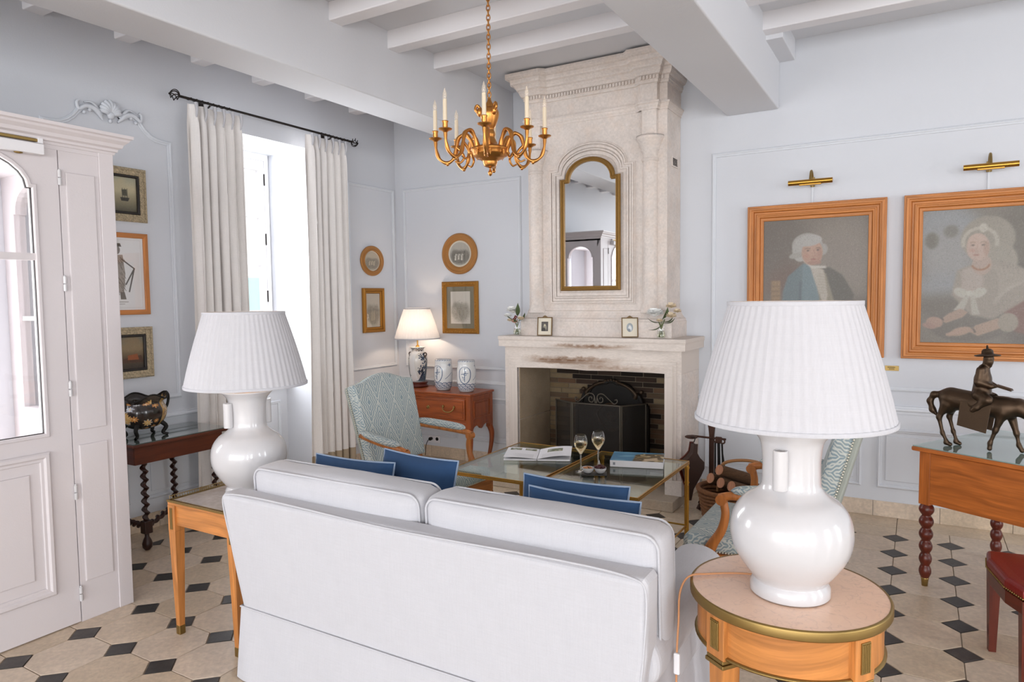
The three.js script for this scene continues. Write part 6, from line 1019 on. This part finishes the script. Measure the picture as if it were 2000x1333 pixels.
function posy(label, x, kind) {
  const t = thing('flower_vase', label, 'vase', [x, 1.3, 0.445]), bloom = (p, n, m, a, b, c, r, k) => bloomAt(p, n, m, a * 1.45, 0.1 + (b - 0.1) * 1.15, c * 1.2, r * 1.3, k);
  mesh('glass_vase', lathe([[0, 0.002], [0.03, 0.002], [0.034, 0.008], [0.034, 0.03], [0.028, 0.055], [0.026, 0.08], [0.031, 0.098], [0.03, 0.098], [0.025, 0.08], [0.0265, 0.055], [0.032, 0.03], [0.0, 0.01]], 28), M.glass, t);
  mesh('water', lathe([[0, 0.011], [0.0305, 0.011], [0.031, 0.03], [0.0258, 0.055], [0.0252, 0.062], [0, 0.062]], 24), mat('water', '#e8ead8', { roughness: 0.02, phys: true, transmission: 1, thickness: 0.02, ior: 1.33 }), t);
  for (let k = 0; k < 7; k++) { const a = k / 7 * TAU; mesh('stem', sweep(curve([[0.014 * Math.cos(a + 2), 0.012, 0.014 * Math.sin(a + 2)], [0.004 * Math.cos(a), 0.08, 0.004 * Math.sin(a)], [0.03 * Math.cos(a), 0.15, 0.025 * Math.sin(a)]], 10), 0.0022, 5), M.stemGreen, t); }
  if (kind) { bloom(t, 'white_bloom', M.whitePetal, -0.02, 0.205, 0.015, 0.05, 20); bloom(t, 'white_bloom', M.whitePetal, -0.055, 0.165, 0.02, 0.03); bloom(t, 'cream_bloom', M.creamPetal, -0.035, 0.13, 0.03, 0.022); bloom(t, 'pink_bloom', M.pinkPetal, 0.0, 0.12, 0.035, 0.024); bloom(t, 'cream_bloom', M.creamPetal, 0.04, 0.145, 0.03, 0.026); mesh('berries', [[0, 0.16, 0.04], [0.012, 0.15, 0.045], [-0.008, 0.148, 0.045], [0.006, 0.172, 0.04], [0.02, 0.165, 0.04]].map(([a, b, c]) => ball(0.008, a, b, c, 8)), M.berry, t).userData.kind = 'stuff'; }
  else { bloom(t, 'white_bloom', M.whitePetal, -0.03, 0.185, 0.02, 0.055, 22); bloom(t, 'lily', M.creamPetal, 0.055, 0.235, 0, 0.036, 8); bloom(t, 'lily', M.creamPetal, 0.06, 0.17, 0.02, 0.036, 8); bloom(t, 'cream_bloom', M.creamPetal, 0.0, 0.135, 0.035, 0.022); bloom(t, 'lily', M.creamPetal, 0.085, 0.2, -0.01, 0.026, 8); }
  for (const [a, p, L, y] of kind ? [[0.6, 0.5, 0.09, 0.17], [1.5, 0.9, 0.07, 0.13], [-1.3, 1.1, 0.08, 0.14], [2.6, 0.8, 0.07, 0.13], [0.2, 1.2, 0.06, 0.12]] : [[1.4, 1.2, 0.08, 0.12], [-1.4, 1.3, 0.08, 0.13], [-1.0, 1.9, 0.08, 0.11], [1.0, 0.6, 0.08, 0.15], [2.4, 1.2, 0.07, 0.13]]) mesh('leaf', leafG(0.01, y, 0.01, a, p, L * 1.5, 0.02), M.leafGreen, t);
}
posy('small posy with red berries in a glass vase at the commode end of the mantel', 1.715, true);
posy('white flowers and lilies in a glass vase at the portrait end of the mantel', 3.015, false);
// ---------------------------------------------------------------- on the coffee tables
{
  const Yt = 0.586;
  const pageTex = (k) => canvasTex(256, 340, (g, w, h) => { g.fillStyle = '#eeedf0'; g.fillRect(0, 0, w, h); const ph = (x, y, a, b) => { g.fillStyle = '#7f8468'; g.fillRect(x, y, a, b); soft(g, 5, () => { g.beginPath(); g.rect(x, y, a, b); g.clip(); for (let i = 0; i < 18; i++) ell(g, ['#4f5a3a', '#8e8f78', '#c8c8c4', '#3d4430', '#a89f83'][i % 5], x + rr(0, a), y + rr(0, b), rr(6, a / 5), rr(6, b / 4)); }); g.filter = 'none'; }; g.save(); k ? ph(66, 70, 120, 100) : ph(20, 24, 90, 60); g.restore(); g.save(); if (!k) ph(140, 20, 90, 70); g.restore(); g.fillStyle = '#b9b8ba'; for (let y = 210; y < 310; y += 11) g.fillRect(30, y, (y * 7) % 60 + 120, 3); });
  const m = thing('magazine', 'open illustrated magazine lying on the coffee table by the armchair', 'magazine', [2.60, Yt, 1.70], 0.42);
  const leafP = (s, lift) => grid((u, v) => [s * (0.002 + 0.215 * u), 0.012 + lift * Math.sin(u * PI * 0.55) * (1 - 0.2 * u), (0.5 - v) * 0.29], 12, 4);
  mesh('page', leafP(-1, 0.014).rotateY(0), pic('pageA', pageTex(0), 0.6), m, { free: true }).material.side = THREE.DoubleSide;
  mesh('page', leafP(1, 0.03), pic('pageB', pageTex(1), 0.6), m, { free: true }).material.side = THREE.DoubleSide;
  mesh('page_block', [rbb(-0.215, -0.002, 0, 0.0105, -0.145, 0.145, 0.002), rbb(0.002, 0.212, 0, 0.0105, -0.144, 0.144, 0.002)], M.paper, m);
  const b = thing('book', 'thick hardback book with blue sky and chateau cover beside the glasses', 'book', [3.245, Yt, 1.585], 0.28);
  const cover = canvasTex(400, 300, (g, w, h) => { g.fillStyle = '#4e86a8'; g.fillRect(0, 0, w, h); soft(g, 8, () => { for (let i = 0; i < 8; i++) ell(g, '#6ba3bf', rr(0, 200), rr(0, h), 50, 18); }); soft(g, 4, () => { poly(g, '#6b5a40', [[170, 300], [180, 120], [220, 60], [400, 20], [400, 300]]); for (let i = 0; i < 40; i++) ell(g, ['#8a744c', '#52462f', '#a3916a', '#c2b08a'][i % 4], rr(200, 400), rr(60, 300), rr(8, 30), rr(8, 26)); poly(g, '#c9b394', [[250, 220], [350, 160], [360, 260], [260, 290]]); }); });
  mesh('page_block', rbb(-0.152, 0.15, 0.004, 0.036, -0.117, 0.117, 0.001), M.paper, b);
  mesh('cover', [rbb(-0.16, 0.16, 0, 0.0035, -0.122, 0.122, 0.001), rbb(-0.16, 0.16, 0.0365, 0.04, -0.122, 0.122, 0.001), rbb(-0.16, 0.16, 0, 0.04, 0.1195, 0.123, 0.001)], M.whitePaint, b);
  mesh('cover_print', new THREE.PlaneGeometry(0.32, 0.244).rotateX(-PI / 2).translate(0, 0.0403, 0), pic('coverPrint', cover, 0.25), b, { free: true });
  mesh('spine_mark', bb(-0.142, -0.128, 0.012, 0.028, 0.1228, 0.1234), mat('greyInk', '#8b8f96'), b);
  const flute = (label, x, z) => {
    const t = thing('champagne_glass', label, 'glass', [x, Yt, z], 0, 'champagne glasses on the coffee table');
    const out = smoothProfile([[0.004, 0.10], [0.008, 0.108], [0.026, 0.135], [0.0405, 0.165], [0.039, 0.195], [0.031, 0.222]], 26);
    mesh('glass_body', lathe([[0, 0], [0.034, 0], [0.034, 0.0015], [0.012, 0.006], [0.0042, 0.014], [0.0036, 0.06], ...out, [0.0302, 0.222], ...out.slice().reverse().map(([r, y]) => [Math.max(0.0005, r - 0.0011), y + 0.0012]).filter(([, y]) => y < 0.221), [0.0, 0.104]], 32), M.wineGlass || mat('wineGlass', '#ffffff', { roughness: 0.01, phys: true, transmission: 1, thickness: 0.002, ior: 1.45 }), t);
    const wine = out.filter(([, y]) => y < 0.182 && y > 0.106).map(([r, y]) => [r - 0.0016, y]);
    mesh('champagne', lathe([[0, wine[0][1]], ...wine, [wine[wine.length - 1][0], 0.183], [0, 0.183]], 30), M.champagne || mat('champagne', '#ffffff', { roughness: 0.02, phys: true, transmission: 1, thickness: 0.05, ior: 1.34, attenuationColor: new THREE.Color(0.86, 0.74, 0.45), attenuationDistance: 0.06 }), t);
  };
  flute('champagne glass standing next to the bowl of nuts', 3.02, 1.945); flute('champagne glass standing between the bowl of dried fruit and the book', 3.066, 1.79);
  const tr = thing('slate_tray', 'small dark slate tray under two snack bowls', 'tray', [3.115, Yt, 1.965], 0.42); mesh('slab', rbox(0.15, 0.008, 0.075, 0.002, 0, 0.004, 0), M.floorSlate, tr);
  mesh('rubber_foot', [cyl(0.004, 0.004, 0.001, 0.06, -0.0005, 0.02)], M.blackIron, tr);
  const bowl = (label, x, z, kind) => {
    const t = thing('snack_bowl', label, 'bowl', [x, Yt + 0.008, z], kind);
    mesh('bowl', lathe([[0, 0], [0.018, 0], [0.026, 0.008], [0.035, 0.022], [0.037, 0.033], [0.0355, 0.0335], [0.033, 0.022], [0.024, 0.01], [0, 0.006]], 28), M.porcelain, t);
    const bits = []; for (let k = 0; k < 40; k++) { const a = rr(0, TAU), r = 0.028 * Math.sqrt(rnd()); bits.push(new THREE.SphereGeometry(kind ? 0.0068 : 0.0056, 7, 5).scale(1.4, 0.8, 0.8).rotateY(rr(0, 3)).rotateZ(rr(-0.6, 0.6)).translate(r * Math.cos(a), 0.026 + 0.012 * (1 - r / 0.03) + (kind ? rr(0, 0.012) : 0), r * Math.sin(a))); }
    mesh(kind ? 'dried_fruit' : 'nuts', bits, kind ? mat('driedFruit', '#4a1c1f', { roughness: 0.4 }) : mat('nuts', '#bb8256', { roughness: 0.6 }), t).userData.kind = 'stuff';
    if (kind) mesh('spoon', sweep([V(0.005, 0.03, -0.005), V(0.012, 0.07, -0.03)], 0.002, 6), M.porcelain, t);
  };
  bowl('little white bowl of nuts on the slate tray', 3.083, 1.981, 0); bowl('little white bowl heaped with dark dried fruit on the slate tray', 3.149, 1.952, 1);
}
// ---------------------------------------------------------------- desk, bronze rider, red chair
{
  const A = -0.53, t = thing('writing_table', 'fruitwood writing table with glass sheet and bobbin-turned legs', 'desk', [4.722, 0, 1.277], A);
  // local axes: +x along the front, -z away from the viewer
  const L = 1.35, D = 0.86, h = 0.785;
  mesh('table_top', rbb(0, L, h - 0.024, h, -D, 0, 0.008, 3), M.deskWood, t);
  mesh('glass_sheet', bb(0.006, L - 0.006, h + 0.0005, h + 0.006, -D + 0.006, -0.006), mat('deskGlass', '#bcd3cc', { roughness: 0.02, phys: true, clearcoat: 1, transmission: 0.55, thickness: 0 }), t);
  mesh('drawer_front', extrude(rect(0.09, L - 0.09, h - 0.31, h - 0.03), 0.016, { bevel: 0.003 }).translate(0, 0, -0.045), M.deskWood, t);
  mesh('apron', [rbb(0.035, 0.057, h - 0.31, h - 0.024, -D + 0.09, -0.09, 0.003), rbb(L - 0.057, L - 0.035, h - 0.31, h - 0.024, -D + 0.09, -0.09, 0.003), rbb(0.09, L - 0.09, h - 0.31, h - 0.024, -D + 0.035, -D + 0.057, 0.003)], M.deskWood, t);
  for (const [x, z] of [[0.06, -0.06], [L - 0.06, -0.06], [0.06, -D + 0.06], [L - 0.06, -D + 0.06]]) {
    const l = part('leg', t), n = 6, pr = [[0.012, 0.0], [0.016, 0.0], [0.018, 0.045]]; for (let k = 0; k < n; k++) { const y = 0.05 + k * 0.07, r = 0.028 + 0.0015 * k; for (let q = 0; q < 8; q++) pr.push([0.021 + (r - 0.018) * Math.sin(q / 8 * PI), y + q / 8 * 0.07]); }
    pr.push([0.022, 0.475]);
    mesh('turned_leg', lathe(pr.slice(2), 20, x, 0, z), M.redWood, l, { uv: 'y' }); mesh('sabot', lathe([[0, 0], [0.015, 0], [0.019, 0.04], [0.021, 0.046], [0.017, 0.05], [0, 0.05]], 18, x, 0, z), M.oldBrass, l);
    mesh('block', rbox(0.06, 0.3, 0.06, 0.004, x, h - 0.172, z), M.deskWood, l, { uv: 'y' });
  }
}
function sdfMesh(bones, lo, hi, res, k = 0.012) {     // smooth union of tapered capsules [a, b, ra, rb] meshed by marching cubes
  const c = lo.clone().add(hi).multiplyScalar(0.5), half = Math.max(hi.x - lo.x, hi.y - lo.y, hi.z - lo.z) / 2 * 1.04;
  const mc = new MarchingCubes(res, new THREE.MeshBasicMaterial(), false, false, 220000); mc.isolation = 0; const H = res / 2;
  const B = bones.map(([a, b, ra, rb, kz = 1]) => ({ a, d: [b[0] - a[0], b[1] - a[1], b[2] - a[2]], ra, rb, kz })); for (const q of B) q.l = q.d[0] ** 2 + q.d[1] ** 2 + q.d[2] ** 2 || 1e-9;
  for (let z = 0; z < res; z++) for (let y = 0; y < res; y++) for (let x = 0; x < res; x++) {
    const px = c.x + (x - H) / H * half, py = c.y + (y - H) / H * half, pz = c.z + (z - H) / H * half; let d = 1e3;
    for (const q of B) { const vx = px - q.a[0], vy = py - q.a[1], vz = pz - q.a[2], t = clamp((vx * q.d[0] + vy * q.d[1] + vz * q.d[2]) / q.l); const e = Math.hypot(vx - q.d[0] * t, vy - q.d[1] * t, (vz - q.d[2] * t) * q.kz) - lerp(q.ra, q.rb, t); if (e > d + k) continue; if (d > e + k) { d = e; continue; } const m = clamp(0.5 + 0.5 * (d - e) / k); d = lerp(d, e, m) - k * m * (1 - m); }
    mc.field[x + y * res + z * res * res] = -d;
  }
  mc.update(); const n = mc.count, g = new THREE.BufferGeometry(), P = new Float32Array(n * 3), Nn = new Float32Array(n * 3);
  for (let i = 0; i < n; i++) { P[i * 3] = c.x + mc.positionArray[i * 3] * half; P[i * 3 + 1] = c.y + mc.positionArray[i * 3 + 1] * half; P[i * 3 + 2] = c.z + mc.positionArray[i * 3 + 2] * half; }
  Nn.set(mc.normalArray.subarray(0, n * 3)); g.setAttribute('position', new THREE.BufferAttribute(P, 3)); g.setAttribute('normal', new THREE.BufferAttribute(Nn, 3));
  return g;
}
{
  const t = thing('bronze_statuette', 'dark bronze statuette of a hatted scholar riding a grazing mule', 'statuette', [5.06, 0.7965, 1.235], -0.30);
  const S = 0.00048, q = (x, y, z = 0) => [(x - 600) * S, (1200 - y) * S, z];
  const horse = [
    [q(275, 665), q(520, 705), 0.058, 0.060], [q(520, 705), q(780, 725), 0.060, 0.058], [q(780, 725), q(900, 700), 0.056, 0.043], [q(250, 670), q(245, 770), 0.052, 0.038],
    [q(900, 705), q(1060, 805), 0.042, 0.031], [q(1060, 800), q(1150, 960), 0.026, 0.021], [q(1150, 960), q(1190, 1100), 0.022, 0.013], [q(1110, 850, 0.012), q(1090, 800, 0.022), 0.008, 0.004], [q(1110, 850, -0.012), q(1090, 800, -0.022), 0.008, 0.004],
    [q(230, 740, 0.03), q(165, 890, 0.03), 0.026, 0.012], [q(165, 890, 0.03), q(205, 1070, 0.03), 0.011, 0.0085], [q(205, 1070, 0.03), q(245, 1150, 0.03), 0.0085, 0.009], [q(240, 1180, 0.03), q(285, 1190, 0.03), 0.011, 0.011],
    [q(280, 740, -0.03), q(235, 890, -0.03), 0.026, 0.012], [q(235, 890, -0.03), q(280, 1060, -0.03), 0.011, 0.0085], [q(280, 1060, -0.03), q(310, 1150, -0.03), 0.0085, 0.009], [q(305, 1180, -0.03), q(345, 1190, -0.03), 0.011, 0.011],
    [q(770, 780, 0.03), q(715, 970, 0.03), 0.026, 0.012], [q(715, 970, 0.03), q(668, 1120, 0.03), 0.011, 0.0085], [q(668, 1120, 0.03), q(665, 1180, 0.03), 0.009, 0.012],
    [q(820, 790, -0.03), q(880, 1000, -0.03), 0.024, 0.012], [q(880, 1000, -0.03), q(905, 1130, -0.03), 0.010, 0.0085], [q(905, 1130, -0.03), q(935, 1182, -0.03), 0.009, 0.012],
    [q(190, 620), q(90, 640), 0.016, 0.015], [q(90, 640), q(50, 720), 0.015, 0.014], [q(50, 720), q(80, 820), 0.014, 0.015], [q(80, 820), q(140, 890), 0.015, 0.006],
  ];
  mesh('mule', sdfMesh(horse, V(-0.30, 0, -0.07), V(0.32, 0.35, 0.07), 150, 0.016), M.bronze, t);
  const rider = [
    [q(560, 590), q(568, 420), 0.046, 0.038, 0.9], [q(568, 420), q(575, 310), 0.038, 0.027, 0.8], [q(585, 290), q(602, 240), 0.013, 0.013], [q(610, 222), q(616, 190), 0.022, 0.024], [q(632, 232), q(636, 275), 0.013, 0.006],
    [q(560, 320, 0.035), q(545, 450, 0.045), 0.020, 0.018], [q(545, 450, 0.045), q(660, 490, 0.03), 0.017, 0.013], [q(660, 490, 0.03), q(690, 492, 0.02), 0.011, 0.009], [q(560, 320, -0.035), q(560, 450, -0.045), 0.020, 0.018], [q(560, 450, -0.045), q(680, 495, -0.02), 0.017, 0.011],
    [q(550, 600, 0.04), q(640, 640, 0.055), 0.030, 0.026], [q(640, 640, 0.055), q(545, 730, 0.062), 0.024, 0.016], [q(545, 730, 0.062), q(510, 765, 0.064), 0.015, 0.012], [q(550, 600, -0.04), q(640, 640, -0.055), 0.030, 0.026], [q(640, 640, -0.055), q(545, 740, -0.062), 0.024, 0.016],
  ];
  mesh('rider', sdfMesh(rider, V(-0.09, 0.17, -0.085), V(0.10, 0.50, 0.085), 110, 0.012), M.bronze, t);
  const [hx, hy] = q(605, 160); mesh('hat', [lathe([[0.0, 0.0], [0.058, -0.002], [0.060, 0.003], [0.028, 0.010], [0.026, 0.026], [0.018, 0.036], [0.006, 0.038], [0.004, 0.055], [0.0, 0.056]], 24).rotateZ(0.06).translate(hx, hy, 0)], M.bronze, t);
  mesh('open_book', [rbox(0.078, 0.006, 0.05, 0.002, 0, 0, 0).rotateZ(-0.28).translate(q(770, 500)[0], q(770, 505)[1], 0.012), rbox(0.07, 0.005, 0.044, 0.002, 0, 0.005, 0).rotateZ(-0.28).translate(q(770, 500)[0], q(770, 505)[1], 0.012)], M.bronze, t);
  for (const s of [1, -1]) mesh('saddle_cloth', extrude([q(390, 670), q(360, 950), q(640, 1010), q(685, 690)].map(([x, y]) => [x, y]), 0.007, { bevel: 0.002 }).translate(0, 0, s > 0 ? 0.054 : -0.061), M.bronze, t);
  mesh('saddle', grid((u, v) => { const a = (v - 0.5) * 2.2; return [q(lerp(390, 690, u), 0)[0], q(0, 700)[1] + 0.056 * Math.cos(a) + 0.002, 0.062 * Math.sin(a)]; }, 6, 12), M.bronze, t).material.side = THREE.DoubleSide;
}
{
  const t = thing('side_chair', 'dining chair with red leather seat and brass nails before the writing table', 'chair', [5.285, 0, 2.085], -1.37);
  mat('redLeather', '#7c1413', { roughness: 0.32, bumpMap: again(T.bumpFine, 6), bumpScale: 0.001, metres: true });
  const w = 0.225, d = 0.21, h = 0.455;
  const top = []; for (const [x, z] of [[-w, d], [-w * 0.5, d + 0.03], [w * 0.5, d + 0.03], [w, d], [w * 0.9, -d], [-w * 0.9, -d]]) top.push([x, -z]);
  mesh('seat_pad', [extrude(top, 0.055, { bevel: 0.022, seg: 4 }).rotateX(-PI / 2).translate(0, h - 0.05, 0), grid((u, v) => { const x = u * 2 - 1, z = v * 2 - 1; return [x * (w - 0.025), h + 0.0045 + 0.016 * (1 - x * x) * (1 - z * z), z * (d - 0.02)]; }, 10, 10)], M.redLeather, t);
  const nails = []; for (let k = 0; k < top.length; k++) { const a = top[k], b = top[(k + 1) % top.length], n = Math.round(Math.hypot(b[0] - a[0], b[1] - a[1]) / 0.013); for (let i = 0; i < n; i++) nails.push(new THREE.IcosahedronGeometry(0.0042, 0).translate(lerp(a[0], b[0], i / n) * 1.004, h - 0.038, -lerp(a[1], b[1], i / n) * 1.004)); }
  mesh('nail_trim', nails, M.oldBrass, t).userData.kind = 'stuff';
  mesh('seat_rail', extrude(offsetRing(top.slice().reverse().reverse(), 0.004), 0.055, { bevel: 0.003 }).rotateX(-PI / 2).translate(0, h - 0.105, 0), M.redWood, t);
  for (const s of [-1, 1]) { const f = flat(new THREE.CylinderGeometry(0.024 * Math.SQRT2, 0.014 * Math.SQRT2, h - 0.05, 4).rotateY(PI / 4).translate(s * (w - 0.026), (h - 0.05) / 2, d - 0.024)); f.computeVertexNormals(); mesh('leg', f, M.redWood, t, { uv: 'y' }); mesh('leg', sweep(curve([[s * (w - 0.05), 0, -d - 0.04], [s * (w - 0.05), 0.25, -d + 0.012], [s * (w - 0.05), 0.5, -d + 0.005], [s * (w - 0.06), 0.9, -d - 0.07]], 14), 0.017, 8), M.redWood, t, { uv: 'y' }); }
  mesh('back_splat', [rbox(0.36, 0.07, 0.02, 0.008, 0, 0.86, -d - 0.06), rbox(0.34, 0.04, 0.016, 0.006, 0, 0.66, -d - 0.025)], M.redWood, t);
}

renderer.render(scene, camera);
